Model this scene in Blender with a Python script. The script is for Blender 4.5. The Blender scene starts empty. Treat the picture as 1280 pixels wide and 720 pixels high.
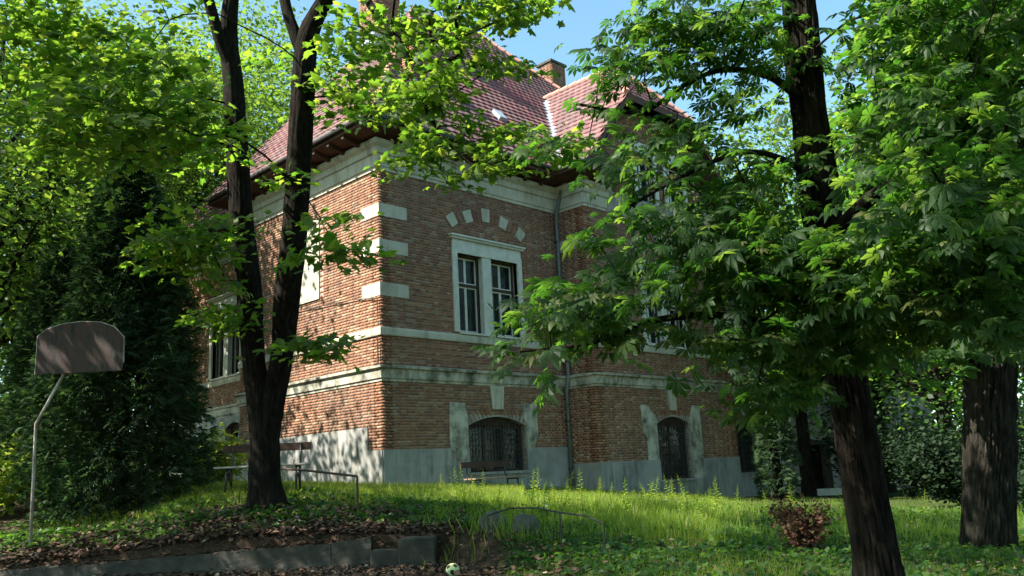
import bpy, math, random
import numpy as np
from mathutils import Matrix, Vector
random.seed(7)
rng = np.random.default_rng(11)
sc = bpy.context.scene
COL = sc.collection

# ------------------------------------------------------------------ camera
YAW, PIT, ROL, FOC = math.radians(45.27), math.radians(12.1), math.radians(-2.89), 1092.0
CAM = np.array([-13.16, -17.79, 0.12])
fw = np.array([math.sin(YAW)*math.cos(PIT), math.cos(YAW)*math.cos(PIT), math.sin(PIT)])
r0 = np.array([math.cos(YAW), -math.sin(YAW), 0.0]); u0 = np.cross(r0, fw)
rt = r0*math.cos(ROL)+u0*math.sin(ROL); up_ = u0*math.cos(ROL)-r0*math.sin(ROL)
cd = bpy.data.cameras.new('camera'); cam = bpy.data.objects.new('camera', cd); COL.objects.link(cam)
cam.matrix_world = Matrix([[rt[0], up_[0], -fw[0], CAM[0]], [rt[1], up_[1], -fw[1], CAM[1]], [rt[2], up_[2], -fw[2], CAM[2]], [0, 0, 0, 1]])
cd.sensor_width = 36; cd.lens = 36*FOC/1280; cd.clip_end = 2000; cd.clip_start = 0.05
sc.camera = cam
def at(px, py, dep):
    return CAM+(fw+rt*(px-640)/FOC-up_*(py-360)/FOC)*dep
def proj(P):
    d = np.atleast_2d(P)-CAM; z = d@fw; z = np.where(z < .01, .01, z)
    return 640+FOC*(d@rt)/z, 360-FOC*(d@up_)/z, z

# ------------------------------------------------------------------ light
SUN = np.array([-1.0, 0.40, 1.15]); SUN /= np.linalg.norm(SUN)
w = bpy.data.worlds.new('World'); sc.world = w; w.use_nodes = True
nt = w.node_tree; nt.nodes.clear()
sky = nt.nodes.new('ShaderNodeTexSky'); sky.sky_type = 'NISHITA'; sky.sun_disc = False
sky.sun_elevation = math.asin(SUN[2]); sky.sun_rotation = math.atan2(SUN[0], SUN[1])
sky.air_density = 1.0; sky.dust_density = 1.0; sky.ozone_density = 1.0
bg = nt.nodes.new('ShaderNodeBackground'); bg.inputs[1].default_value = 0.1
ow = nt.nodes.new('ShaderNodeOutputWorld')
tint = nt.nodes.new('ShaderNodeMix'); tint.data_type = 'RGBA'; tint.blend_type = 'MULTIPLY'; tint.inputs[0].default_value = 1
tint.inputs[7].default_value = (.86, 1.09, 1.0, 1); nt.links.new(sky.outputs[0], tint.inputs[6])
nt.links.new(tint.outputs[2], bg.inputs[0]); nt.links.new(bg.outputs[0], ow.inputs[0])
sl = bpy.data.lights.new('sun', 'SUN'); sl.energy = 5.0; sl.angle = math.radians(0.53); sl.color = (1, .95, .86)
so = bpy.data.objects.new('sun', sl); COL.objects.link(so)
so.rotation_mode = 'QUATERNION'; so.rotation_quaternion = Vector(SUN).to_track_quat('Z', 'Y')
vs = sc.view_settings; vs.view_transform = 'Standard'; vs.look = 'None'; vs.gamma = 1; vs.exposure = 1.75
sc.cycles.max_bounces = 8; sc.cycles.diffuse_bounces = 4; sc.cycles.transmission_bounces = 6; sc.cycles.transparent_max_bounces = 4
sc.cycles.sample_clamp_indirect = 6; sc.cycles.use_denoising = True

# ------------------------------------------------------------------ materials
def newmat(name):
    m = bpy.data.materials.new(name); m.use_nodes = True
    n = m.node_tree.nodes; l = m.node_tree.links; b = n['Principled BSDF']
    return m, n, l, b
def setspec(b, v): b.inputs['Specular IOR Level'].default_value = v
def noise(n, l, scale, detail=4, rough=.6, vec=None, stretch=None, pos=False):
    t = n.new('ShaderNodeTexNoise'); t.inputs['Scale'].default_value = scale
    t.inputs['Detail'].default_value = detail; t.inputs['Roughness'].default_value = rough
    tc = n.new('ShaderNodeTexCoord'); src = tc.outputs['Object']
    if pos: src = n.new('ShaderNodeNewGeometry').outputs['Position']
    if stretch:
        mp = n.new('ShaderNodeMapping'); mp.inputs['Scale'].default_value = stretch
        l.new(src, mp.inputs[0]); src = mp.outputs[0]
    l.new(src, t.inputs['Vector']); return t
def ramp(n, l, src, stops):
    r = n.new('ShaderNodeValToRGB'); e = r.color_ramp.elements
    while len(e) < len(stops): e.new(.5)
    for k, (p, c) in enumerate(stops):
        e[k].position = p; e[k].color = (*c, 1)
    l.new(src, r.inputs[0]); return r
def bump(n, l, b, src, strength, dist=.02):
    bp = n.new('ShaderNodeBump'); bp.inputs['Strength'].default_value = strength; bp.inputs['Distance'].default_value = dist
    l.new(src, bp.inputs['Height']); l.new(bp.outputs[0], b.inputs['Normal'])
def mat(name, stops, scale=3, rough=.8, spec=.3, bstr=.3, bdist=.01, stretch=None, metallic=0, detail=6, bscale=None, streak=False):
    m, n, l, b = newmat(name)
    t = noise(n, l, scale, detail, .65, stretch=stretch)
    r = ramp(n, l, t.outputs[0], stops); out = r.outputs[0]
    if streak:
        t3 = noise(n, l, 7, 5, .7, stretch=(1, 1, .12), pos=True); r3 = ramp(n, l, t3.outputs[0], [(.36, (.50, .50, .44)), (.55, (1, 1, 1))])
        t4 = noise(n, l, .8, 3, .5, pos=True); r4 = ramp(n, l, t4.outputs[0], [(.4, (0, 0, 0)), (.6, (1, 1, 1))])
        out = mixc(n, l, r4.outputs[0], out, mixc(n, l, 1.0, out, r3.outputs[0], 'MULTIPLY'))
    l.new(out, b.inputs['Base Color'])
    b.inputs['Roughness'].default_value = rough; setspec(b, spec); b.inputs['Metallic'].default_value = metallic
    if bstr:
        t2 = noise(n, l, bscale or scale*4, 6, .7, stretch=stretch); bump(n, l, b, t2.outputs[0], bstr, bdist)
    return m
def rnd_src(n, l):
    a = n.new('ShaderNodeAttribute'); a.attribute_name = 'v'
    o = n.new('ShaderNodeObjectInfo')
    s = n.new('ShaderNodeMath'); s.operation = 'ADD'; l.new(a.outputs['Fac'], s.inputs[0]); l.new(o.outputs['Random'], s.inputs[1])
    f = n.new('ShaderNodeMath'); f.operation = 'FRACT'; l.new(s.outputs[0], f.inputs[0]); return f.outputs[0]
def mixc(n, l, fac, a, b_, mode='MIX'):
    x = n.new('ShaderNodeMix'); x.data_type = 'RGBA'; x.blend_type = mode
    for i, v in ((0, fac), (6, a), (7, b_)):
        if isinstance(v, (int, float)): x.inputs[i].default_value = v
        elif isinstance(v, tuple): x.inputs[i].default_value = (*v, 1)
        else: l.new(v, x.inputs[i])
    return x.outputs[2]
def rndmat(name, stops, nscale, nfac, rough=.85, spec=.25, bstr=.4, dirt=(.08, .07, .06)):
    m, n, l, b = newmat(name)
    r = ramp(n, l, rnd_src(n, l), stops)
    t = noise(n, l, nscale, 6, .7, stretch=(1, 1, .45), pos=True)
    rr = ramp(n, l, t.outputs[0], [(.38, (0, 0, 0)), (.68, (1, 1, 1))])
    g = n.new('ShaderNodeMath'); g.operation = 'MULTIPLY'; g.inputs[1].default_value = nfac; l.new(rr.outputs[0], g.inputs[0])
    c = mixc(n, l, g.outputs[0], r.outputs[0], dirt)
    l.new(c, b.inputs['Base Color']); b.inputs['Roughness'].default_value = rough; setspec(b, spec)
    bump(n, l, b, t.outputs[0], bstr, .01); return m
def leafmat(name, stops, tstops, tfac=.45, rough=.5, spec=.22):
    m, n, l, b = newmat(name)
    rs = rnd_src(n, l)
    r = ramp(n, l, rs, stops); r2 = ramp(n, l, rs, tstops)
    l.new(r.outputs[0], b.inputs['Base Color']); b.inputs['Roughness'].default_value = rough; setspec(b, spec)
    tr = n.new('ShaderNodeBsdfTranslucent'); l.new(r2.outputs[0], tr.inputs[0])
    mx = n.new('ShaderNodeMixShader'); mx.inputs[0].default_value = tfac
    l.new(b.outputs[0], mx.inputs[1]); l.new(tr.outputs[0], mx.inputs[2]); l.new(mx.outputs[0], n['Material Output'].inputs[0])
    return m
M = {}
M['brick'] = rndmat('brick', [(0, (.19, .082, .047)), (.25, (.245, .106, .058)), (.5, (.285, .124, .066)), (.75, (.315, .155, .083)), (.93, (.36, .23, .14)), (1, (.15, .08, .052))], .7, .42)
M['mortar'] = mat('mortar', [(.3, (.20, .175, .14)), (.7, (.36, .32, .26))], 3)
M['plaster'] = mat('plaster', [(.25, (.24, .21, .15)), (.42, (.42, .385, .295)), (.7, (.54, .50, .40))], 1.3, bstr=.25, streak=True)
M['stain'] = mat('weathered_plaster', [(.34, (.07, .07, .055)), (.44, (.25, .23, .175)), (.57, (.45, .42, .34)), (.8, (.54, .50, .41))], 2.2, bstr=.5, streak=True)
M['render'] = mat('grey_render', [(.3, (.16, .155, .14)), (.5, (.28, .272, .25)), (.75, (.38, .365, .335))], .9, bstr=.3, bscale=14, streak=True)
M['white'] = mat('white_frame_paint', [(.3, (.42, .41, .34)), (.6, (.60, .585, .49))], 4, rough=.6, bstr=.1)
M['dkwood'] = mat('dark_wood', [(.3, (.03, .018, .012)), (.7, (.075, .042, .028))], 3, stretch=(1, 1, 6))
M['soffit'] = mat('soffit_board', [(.3, (.045, .022, .015)), (.7, (.11, .05, .035))], 2)
M['tile'] = rndmat('roof_tile', [(0, (.12, .042, .048)), (.3, (.16, .058, .058)), (.6, (.19, .072, .07)), (.85, (.22, .10, .092)), (1, (.09, .05, .055))], .5, .7, rough=.7, spec=.35)
M['zinc'] = mat('zinc_flashing', [(.3, (.20, .24, .28)), (.7, (.34, .38, .43))], 2, rough=.45, spec=.5, bstr=.05)
M['pipe'] = mat('downpipe_paint', [(.3, (.07, .09, .085)), (.7, (.16, .18, .17))], 3, rough=.5, spec=.5, bstr=.1)
M['iron'] = mat('black_iron', [(.3, (.018, .018, .018)), (.7, (.05, .045, .04))], 8, rough=.6, spec=.4)
M['rust'] = mat('rusty_iron', [(.3, (.035, .025, .02)), (.7, (.12, .07, .045))], 9, rough=.8)
M['galv'] = mat('painted_steel_pole', [(.35, (.22, .17, .13)), (.65, (.55, .52, .46))], 5, rough=.6, stretch=(1, 1, .3))
M['curtain'] = mat('curtain', [(.3, (.30, .31, .28)), (.7, (.52, .52, .47))], 5, stretch=(6, 6, .3))
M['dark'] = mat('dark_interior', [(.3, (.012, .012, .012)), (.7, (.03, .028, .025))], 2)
M['slat'] = mat('bench_wood', [(.3, (.13, .085, .055)), (.7, (.26, .19, .13))], 3, stretch=(1, 8, 8))
M['slatw'] = mat('grey_weathered_wood', [(.3, (.24, .22, .19)), (.7, (.40, .37, .32))], 3, stretch=(1, 8, 8))
M['board'] = mat('weathered_plywood', [(.3, (.02, .018, .016)), (.45, (.05, .044, .04)), (.56, (.075, .043, .036)), (.66, (.055, .05, .046)), (.78, (.13, .115, .10))], 5, stretch=(2, 2, .5), bstr=.5)
M['concrete'] = mat('concrete', [(.3, (.022, .024, .016)), (.5, (.05, .045, .035)), (.72, (.115, .10, .08))], 2.5, bstr=.6, bdist=.02)
M['moss'] = mat('mossy_stone', [(.35, (.05, .048, .04)), (.55, (.10, .095, .08)), (.72, (.05, .08, .03))], 5, bstr=.8, bdist=.03)
M['shed'] = mat('shed_plaster', [(.3, (.10, .085, .075)), (.5, (.24, .21, .19)), (.72, (.40, .35, .31))], .7, bstr=.4)
def glass():
    m, n, l, b = newmat('window_glass')
    b.inputs['Base Color'].default_value = (.02, .03, .03, 1); b.inputs['Roughness'].default_value = .06; setspec(b, .5)
    tr = n.new('ShaderNodeBsdfTransparent'); mx = n.new('ShaderNodeMixShader'); mx.inputs[0].default_value = .7
    l.new(b.outputs[0], mx.inputs[1]); l.new(tr.outputs[0], mx.inputs[2]); l.new(mx.outputs[0], n['Material Output'].inputs[0])
    t = noise(n, l, 1.2, 1, .3); bump(n, l, b, t.outputs[0], .05, .03); return m
M['glass'] = glass()
def bark(name, a, c, sc_=7):
    m, n, l, b = newmat(name)
    t = noise(n, l, sc_*1.7, 9, .75, stretch=(1, 1, .24)); t3 = noise(n, l, 1.5, 3, .5)
    r = ramp(n, l, t.outputs[0], [(.33, tuple(x*.35 for x in a)), (.5, a), (.68, c)])
    r2 = ramp(n, l, t3.outputs[0], [(.4, (.75, .8, .7)), (.7, (1.1, 1.0, .9))])
    l.new(mixc(n, l, 1.0, r.outputs[0], r2.outputs[0], 'MULTIPLY'), b.inputs['Base Color'])
    b.inputs['Roughness'].default_value = .95; setspec(b, .1); bump(n, l, b, t.outputs[0], 1.0, .05); return m
M['bark'] = bark('maple_bark', (.016, .013, .011), (.042, .035, .03), 9)
M['bark2'] = bark('chestnut_bark', (.018, .015, .012), (.05, .04, .033), 7)
M['bark3'] = bark('furrowed_bark', (.03, .027, .024), (.075, .066, .057), 8)
M['maple'] = leafmat('maple_leaf', [(0, (.05, .095, .025)), (.5, (.08, .13, .032)), (.9, (.105, .155, .04)), (1, (.15, .15, .05))], [(0, (.12, .30, .02)), (.6, (.27, .46, .03)), (1, (.46, .60, .05))], .52)
M['chest'] = leafmat('chestnut_leaf', [(0, (.018, .042, .014)), (.5, (.028, .058, .018)), (.92, (.045, .08, .024)), (1, (.09, .09, .035))], [(0, (.06, .19, .015)), (.6, (.13, .31, .025)), (1, (.32, .50, .05))], .5)
M['bgleaf'] = leafmat('woodland_leaf', [(0, (.025, .06, .016)), (.5, (.045, .09, .02)), (1, (.075, .125, .028))], [(0, (.10, .22, .02)), (.6, (.20, .34, .03)), (1, (.34, .46, .04))], .45)
M['thuja'] = leafmat('conifer_scale', [(0, (.022, .045, .022)), (.6, (.038, .068, .03)), (1, (.06, .09, .04))], [(0, (.04, .10, .02)), (1, (.10, .20, .04))], .25, .7, .15)
M['shade_leaf'] = leafmat('shaded_shrub_leaf', [(0, (.008, .018, .009)), (.6, (.014, .028, .013)), (1, (.026, .042, .018))], [(0, (.01, .03, .01)), (1, (.04, .09, .02))], .15, .7, .1)  # very dark leaves: the shade on the right-hand shrubs is put into their colour
M['grass'] = leafmat('grass_blade', [(0, (.08, .16, .022)), (.5, (.13, .22, .032)), (.85, (.20, .26, .05)), (.93, (.28, .25, .12)), (1, (.34, .28, .16))], [(0, (.36, .52, .03)), (.7, (.60, .70, .06)), (1, (.68, .64, .14))], .5, .55)
M['herb'] = leafmat('herb_leaf', [(0, (.02, .06, .014)), (.5, (.035, .085, .02)), (1, (.075, .12, .03))], [(0, (.08, .24, .02)), (1, (.24, .44, .04))], .35)
M['litter'] = rndmat('dead_leaf', [(0, (.035, .02, .014)), (.4, (.08, .042, .026)), (.75, (.13, .07, .042)), (.96, (.19, .12, .075)), (1, (.30, .25, .19))], 6, .2, bstr=.1)
M['redleaf'] = leafmat('withered_leaf', [(0, (.05, .022, .016)), (.6, (.10, .04, .028)), (.9, (.17, .09, .05)), (1, (.12, .13, .04))], [(0, (.14, .04, .02)), (1, (.30, .16, .06))], .25, .7)
def soilmat():
    m, n, l, b = newmat('woodland_soil')
    t = noise(n, l, .55, 5, .6); t2 = noise(n, l, 9, 8, .75)
    a = ramp(n, l, t2.outputs[0], [(.3, (.025, .018, .012)), (.5, (.065, .042, .028)), (.72, (.13, .085, .06))])
    g = ramp(n, l, t2.outputs[0], [(.3, (.015, .03, .010)), (.7, (.05, .08, .022))])
    at_ = n.new('ShaderNodeAttribute'); at_.attribute_name = 'green'
    s = n.new('ShaderNodeMath'); s.operation = 'MULTIPLY_ADD'; s.use_clamp = True; s.inputs[1].default_value = 1.6; s.inputs[2].default_value = -.8
    l.new(t.outputs[0], s.inputs[0]); s2 = n.new('ShaderNodeMath'); s2.operation = 'ADD'; s2.use_clamp = True
    l.new(s.outputs[0], s2.inputs[0]); l.new(at_.outputs['Fac'], s2.inputs[1])
    l.new(mixc(n, l, s2.outputs[0], a.outputs[0], g.outputs[0]), b.inputs['Base Color'])
    b.inputs['Roughness'].default_value = 1; setspec(b, .05); bump(n, l, b, t2.outputs[0], .9, .06); return m
M['soil'] = soilmat()

# ------------------------------------------------------------------ mesh helpers
def np_mesh(name, V, F, m, parent=None, v=None, smooth=False, loc=None, mats=None, mi=None):
    """V (n,3); F: list of equally sized faces as (k,s) array, or a list of such arrays."""
    V = np.asarray(V, dtype=np.float32)
    if isinstance(F, np.ndarray): F = [F]
    me = bpy.data.meshes.new(name)
    if loc is not None: V = V-np.asarray(loc, dtype=np.float32)
    me.vertices.add(len(V)); me.vertices.foreach_set('co', V.ravel())
    loops = np.concatenate([f.ravel() for f in F]).astype(np.int32)
    tot = np.concatenate([np.full(len(f), f.shape[1]) for f in F]).astype(np.int32)
    st = np.concatenate([[0], np.cumsum(tot)[:-1]]).astype(np.int32)
    me.loops.add(len(loops)); me.loops.foreach_set('vertex_index', loops)
    me.polygons.add(len(tot)); me.polygons.foreach_set('loop_start', st); me.polygons.foreach_set('loop_total', tot)
    if smooth: me.polygons.foreach_set('use_smooth', np.ones(len(tot), dtype=bool))
    for x in (mats or [m]): me.materials.append(x)
    if mi is not None: me.polygons.foreach_set('material_index', np.asarray(mi, dtype=np.int32))
    if v is not None:
        a = me.attributes.new('v', 'FLOAT', 'FACE'); a.data.foreach_set('value', np.asarray(v, dtype=np.float32))
    me.update(calc_edges=True); me.validate()
    o = bpy.data.objects.new(name, me); COL.objects.link(o)
    if loc is not None: o.location = loc
    if parent is not None:
        o.parent = parent
    return o
class MB:
    def __init__(s): s.v = []; s.f = []
    def add(s, V, F):
        k = len(s.v); s.v += [tuple(map(float, p)) for p in V]; s.f += [tuple(i+k for i in f) for f in F]
    def box(s, a, b):
        x0, y0, z0 = a; x1, y1, z1 = b
        s.add([(x0, y0, z0), (x1, y0, z0), (x1, y1, z0), (x0, y1, z0), (x0, y0, z1), (x1, y0, z1), (x1, y1, z1), (x0, y1, z1)],
              [(0, 3, 2, 1), (4, 5, 6, 7), (0, 1, 5, 4), (1, 2, 6, 5), (2, 3, 7, 6), (3, 0, 4, 7)])
    def prism(s, poly, d):
        n = len(poly); P = [np.array(p, float) for p in poly]; Q = [p+np.array(d) for p in P]
        s.add(P+Q, [tuple(range(n))[::-1], tuple(range(n, 2*n))]+[(i, (i+1) % n, (i+1) % n+n, i+n) for i in range(n)])
    def tube(s, pts, rad, sides=8, cap=True):
        pts = [np.array(p, float) for p in pts]; n = len(pts)
        if not hasattr(rad, '__len__'): rad = [rad]*n
        V = []; prev = None
        for i, p in enumerate(pts):
            t = pts[min(i+1, n-1)]-pts[max(i-1, 0)]; t = t/(np.linalg.norm(t)+1e-9)
            if prev is None:
                a = np.array([0, 0, 1.]) if abs(t[2]) < .9 else np.array([1., 0, 0]); e = np.cross(t, a)
            else: e = prev-t*(prev@t)
            e = e/np.linalg.norm(e); prev = e; g = np.cross(t, e)
            for k in range(sides):
                an = 2*math.pi*k/sides; V.append(p+(e*math.cos(an)+g*math.sin(an))*rad[i])
        F = [(i*sides+k, i*sides+(k+1) % sides, (i+1)*sides+(k+1) % sides, (i+1)*sides+k) for i in range(n-1) for k in range(sides)]
        if cap: F += [tuple(range(sides))[::-1], tuple(range((n-1)*sides, n*sides))]
        s.add(V, F)
    def build(s, name, m, parent=None, loc=None, smooth=False, bevel=0):
        me = bpy.data.meshes.new(name); V = s.v
        if loc is not None: V = [(x-loc[0], y-loc[1], z-loc[2]) for x, y, z in V]
        me.from_pydata(V, [], s.f); me.materials.append(m); me.update()
        if smooth: me.polygons.foreach_set('use_smooth', [True]*len(me.polygons))
        o = bpy.data.objects.new(name, me); COL.objects.link(o)
        if loc is not None: o.location = loc
        if parent is not None: o.parent = parent
        if bevel:
            b = o.modifiers.new('bevel', 'BEVEL'); b.width = bevel; b.segments = 2; b.limit_method = 'ANGLE'
        return o
def empty(name, loc, label, cat, group=None):
    o = bpy.data.objects.new(name, None); COL.objects.link(o); o.location = loc
    o['label'] = label; o['category'] = cat
    if group: o['group'] = group
    return o
def tag(o, label, cat, group=None, kind=None):
    o['label'] = label; o['category'] = cat
    if group: o['group'] = group
    if kind: o['kind'] = kind
    return o
def place(T, TF, C, N, H, S):
    """copies of template T (n,3; x side, y along, z up) at centres C with normals N, headings H, scales S"""
    N = N/np.linalg.norm(N, axis=1, keepdims=True)
    H = H-N*np.sum(H*N, axis=1, keepdims=True); H = H/(np.linalg.norm(H, axis=1, keepdims=True)+1e-9)
    X = np.cross(H, N)
    V = C[:, None, :]+S[:, None, None]*(T[None, :, 0:1]*X[:, None]+T[None, :, 1:2]*H[:, None]+T[None, :, 2:3]*N[:, None])
    F = TF[None]+np.arange(len(C))[:, None, None]*len(T)
    return V.reshape(-1, 3), F.reshape(-1, TF.shape[1])
# leaf templates
def maple_leaf():
    half = [(.10, -.02), (.36, -.04), (.25, .17), (.56, .42), (.36, .48), (.27, .55), (.19, .76)]
    P = [(0, 0)]+half+[(0, 1.0)]+[(-x, y) for x, y in half[::-1]]
    V = [(0, .34, .05)]+[(x, y, -.22*abs(x)-.12*y*y) for x, y in P]
    n = len(P); F = [(0, 1+i, 1+(i+1) % n) for i in range(n)]
    return np.array(V), np.array(F)
def chestnut_leaf():
    V = []; F = []
    for a, L in ((0, .62), (-38, .6), (38, .6), (-78, .5), (78, .5), (-122, .34), (122, .34)):
        a = math.radians(a); d = np.array([math.sin(a), math.cos(a)]); s = np.array([d[1], -d[0]]); k = len(V)
        for u, wd, z in ((.04, 0, 0), (.3, .09, -.02), (.3, -.09, -.02), (.68, .19, -.10), (.68, -.19, -.10), (1, 0, -.24), (.66, 0, -.03)):
            p = d*u*L+s*wd*L; V.append((p[0], p[1]+.05, z*L*1.3))
        F += [(k, k+1, k+6), (k, k+6, k+2), (k+1, k+3, k+6), (k+2, k+6, k+4), (k+3, k+5, k+6), (k+6, k+5, k+4)]
    return np.array(V), np.array(F)
def simple_leaf(wd=.34):
    return np.array([(0, 0, 0), (wd, .45, -.08), (0, 1, -.12), (-wd, .45, -.08)]), np.array([(0, 1, 2), (0, 2, 3)])
SIMPLE = simple_leaf()
def bend(T_, curl, twist, sx):
    V, F = T_; V = V.copy(); V[:, 0] *= sx; V[:, 2] -= curl*np.maximum(V[:, 1], 0)**2; V[:, 2] += twist*V[:, 0]*V[:, 1]; return V, F
_m, _c = maple_leaf(), chestnut_leaf()
MAPLE = [_m, bend(_m, .35, .4, .85), bend(_m, .15, -.5, 1.12)]
CHEST = [_c, bend(_c, .45, .3, .85), bend(_c, .2, -.45, .95), bend(_c, .8, .1, .7)]

# ------------------------------------------------------------------ terrain
FH = np.array([math.sin(YAW), math.cos(YAW)]); SH = np.array([math.cos(YAW), -math.sin(YAW)])
def to_sd(x, y):
    dx = np.asarray(x)-CAM[0]; dy = np.asarray(y)-CAM[1]
    return dx*SH[0]+dy*SH[1], dx*FH[0]+dy*FH[1]
def to_xy(s, d):
    return CAM[0]+s*SH[0]+d*FH[0], CAM[1]+s*SH[1]+d*FH[1]
ctrl = []
for px, py, d in ((40, 690, 14.3), (0, 703, 13.9), (-60, 705, 13.9), (130, 692, 13.9), (60, 672, 15.5), (230, 668, 14.2), (450, 660, 14), (333, 632, 15.5), (329, 612, 16.9), (270, 612, 17.2), (400, 616, 17.2), (100, 660, 16.5), (160, 645, 17.5), (410, 621, 17.5), (520, 621, 19), (640, 625, 19), (640, 655, 14.5),
                  (560, 640, 15.5), (700, 668, 13.2), (800, 668, 13.5), (900, 655, 16), (1240, 690, 12), (1100, 660, 15), (1020, 640, 21), (1100, 645, 20), (20, 610, 24), (600, 719, 9.5)):
    p = at(px, py, d); ctrl.append((*to_sd(p[0], p[1]), p[2]))
for x, y, z in ((0, 0, -.1), (0, 4, .03), (0, 8, .2), (1.5, 13, .3), (-5, 6, .25), (-5, 14, .4), (3, 0, -.22), (6.8, 0, -.40), (7, -1.2, -.45), (10, -1.2, -.72), (14.5, -1.2, -1.05), (19, 0, -1.15), (30, -6, -1.2), (24, 4, -1.2), (22, -14, -1.3), (6, -16, -1.35), (-20, 10, -.2)):
    ctrl.append((*to_sd(x, y), z))
ctrl = np.array(ctrl)
def _phi(r): return r
R = np.hypot(ctrl[:, None, 0]-ctrl[None, :, 0], ctrl[:, None, 1]-ctrl[None, :, 1])
Mx = np.zeros((len(ctrl)+1,)*2); Mx[:-1, :-1] = _phi(R)-np.eye(len(ctrl))*.25; Mx[-1, :-1] = 1; Mx[:-1, -1] = 1
WT = np.linalg.solve(Mx, np.append(ctrl[:, 2], 0))
def upper(s, d):
    s = np.clip(s, -22, 25); d = np.clip(d, 2, 45)
    r = np.hypot(s[..., None]-ctrl[:, 0], d[..., None]-ctrl[:, 1])
    return np.clip(_phi(r)@WT[:-1]+WT[-1], -1.5, .6)
LOW = -1.15
def wall_d(s): return 13.7-.03*(s+2)
S_END = -1.25
def height(x, y):
    s, d = to_sd(x, y); s = np.atleast_1d(np.asarray(s, float)); d = np.atleast_1d(np.asarray(d, float))
    u = upper(s, d)
    k = np.clip((s-S_END)/2.5, 0, 1); w_ = .06+k*5.0
    dd = wall_d(s)+.02+k*.3
    t = np.clip((d-(dd-w_))/w_, 0, 1); t = t*t*(3-2*t)
    low = LOW+.0*s
    return np.where(s > 8, np.minimum(u, LOW*(1-t)+u*t+.0), low*(1-t)+u*t)
def hz(x, y): return float(height(np.array([x]), np.array([y]))[0])

ss = np.concatenate([np.linspace(-400, -26, 10), np.arange(-24, 26, .22), np.linspace(28, 400, 10)])
ds = np.concatenate([np.linspace(-300, -6, 8), np.arange(-4, 12.9, .4), np.arange(13.0, 14.6, .06), np.arange(14.7, 46, .3), np.linspace(50, 600, 12)])
GS, GD = np.meshgrid(ss, ds); gx, gy = to_xy(GS, GD)
gz = height(gx.ravel(), gy.ravel()).reshape(gx.shape)
gz += (np.sin(gx*2.1+np.cos(gy*1.7))*np.cos(gy*2.4+1)*.02)*(np.abs(GD-13.7) > .5)
gz[(GD > 50) | (np.abs(GS) > 30) | (GD < -5)] = -1.2
nx_, ny_ = len(ss), len(ds)
idx = np.arange(nx_*ny_).reshape(ny_, nx_)
GF = np.stack([idx[:-1, :-1], idx[:-1, 1:], idx[1:, 1:], idx[1:, :-1]], -1).reshape(-1, 4)
def litpoly_ground(x, y):
    """the sunlit clearing of long grass in front of the house"""
    s, d = to_sd(x, y)
    a = s/np.maximum(d, .1)*FOC+640
    return (a > 545+np.clip(17-d, 0, 4)*42+14*np.sin(d*3.1)) & (a < 905+20*np.sin(d*2)) & (d > 14.0+.5*np.sin(s*2.3)+np.clip((a-700)/600, -.2, .6)) & (d < 26)
def greenness(x, y):
    s, d = to_sd(x, y)
    g = np.clip((d-14.3)/2.5, 0, 1)*np.clip((s+9)/3, .25, 1)
    g = np.where(s > S_END+1, np.clip((d-8)/3, 0, 1), g)
    return g
ground = np_mesh('ground', np.stack([gx.ravel(), gy.ravel(), gz.ravel()], -1), GF, M['soil'], smooth=True)
ga = ground.data.attributes.new('green', 'FLOAT', 'POINT'); ga.data.foreach_set('value', (greenness(gx.ravel(), gy.ravel())*.9-.1).astype(np.float32))
ground['kind'] = 'structure'

# ------------------------------------------------------------------ the house
house = empty('brick_house', (0, 0, 0), 'two storey red brick villa with tiled hipped roof and plaster bands behind the trees', 'house')
PY = -1.15                       # front plane of the projecting bay
ZB, ZT = -1.6, 8.95              # walls run from below ground to under the eaves
T = .35
# wall faces: origin, direction along, outward normal, length, z0, z1, holes (u0,u1,z0,z1), brick base height
FACES = [
    dict(n='front', o=(0, 0), a=(1, 0), nn=(0, -1), L=6.95, holes=[(2.64, 5.02, 4.05, 6.3), (2.85, 5.07, .25, 1.76)], base=.89),
    dict(n='side', o=(6.95, 0), a=(0, -1), nn=(-1, 0), L=1.15, holes=[], base=.38),
    dict(n='bay', o=(6.95, PY), a=(1, 0), nn=(0, -1), L=7.6, holes=[(2.75, 4.85, 4.05, 6.3), (2.9, 4.7, -.25, 1.74)], base=.38),
    dict(n='right', o=(14.55, 0), a=(1, 0), nn=(0, -1), L=4.2, holes=[(1.7, 3.3, 4.05, 6.3), (1.85, 3.35, -.2, 1.74)], base=.38),
    dict(n='left', o=(0, 7.3), a=(0, -1), nn=(-1, 0), L=7.3, holes=[(2.75, 4.4, 5.3, 7.45)], base=.9),
    dict(n='wing', o=(1.5, 16.5), a=(0, -1), nn=(-1, 0), L=9.2, holes=[(4.25, 6.35, 4.05, 6.5), (5.35, 6.6, 1.45, 2.4)], base=2.6),
    dict(n='bayright', o=(14.55, PY), a=(0, 1), nn=(1, 0), L=1.15, holes=[], base=.38),
    dict(n='end', o=(18.75, 0), a=(0, 1), nn=(1, 0), L=16.5, holes=[], base=.38),
    dict(n='return', o=(1.5, 7.3), a=(-1, 0), nn=(0, 1), L=1.5, holes=[], base=.9),
    dict(n='back', o=(18.75, 16.5), a=(-1, 0), nn=(0, 1), L=17.25, holes=[], base=.38),
]
def P3(fc, u, z, out=0.0):
    return (fc['o'][0]+fc['a'][0]*u+fc['nn'][0]*out, fc['o'][1]+fc['a'][1]*u+fc['nn'][1]*out, z)
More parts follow.
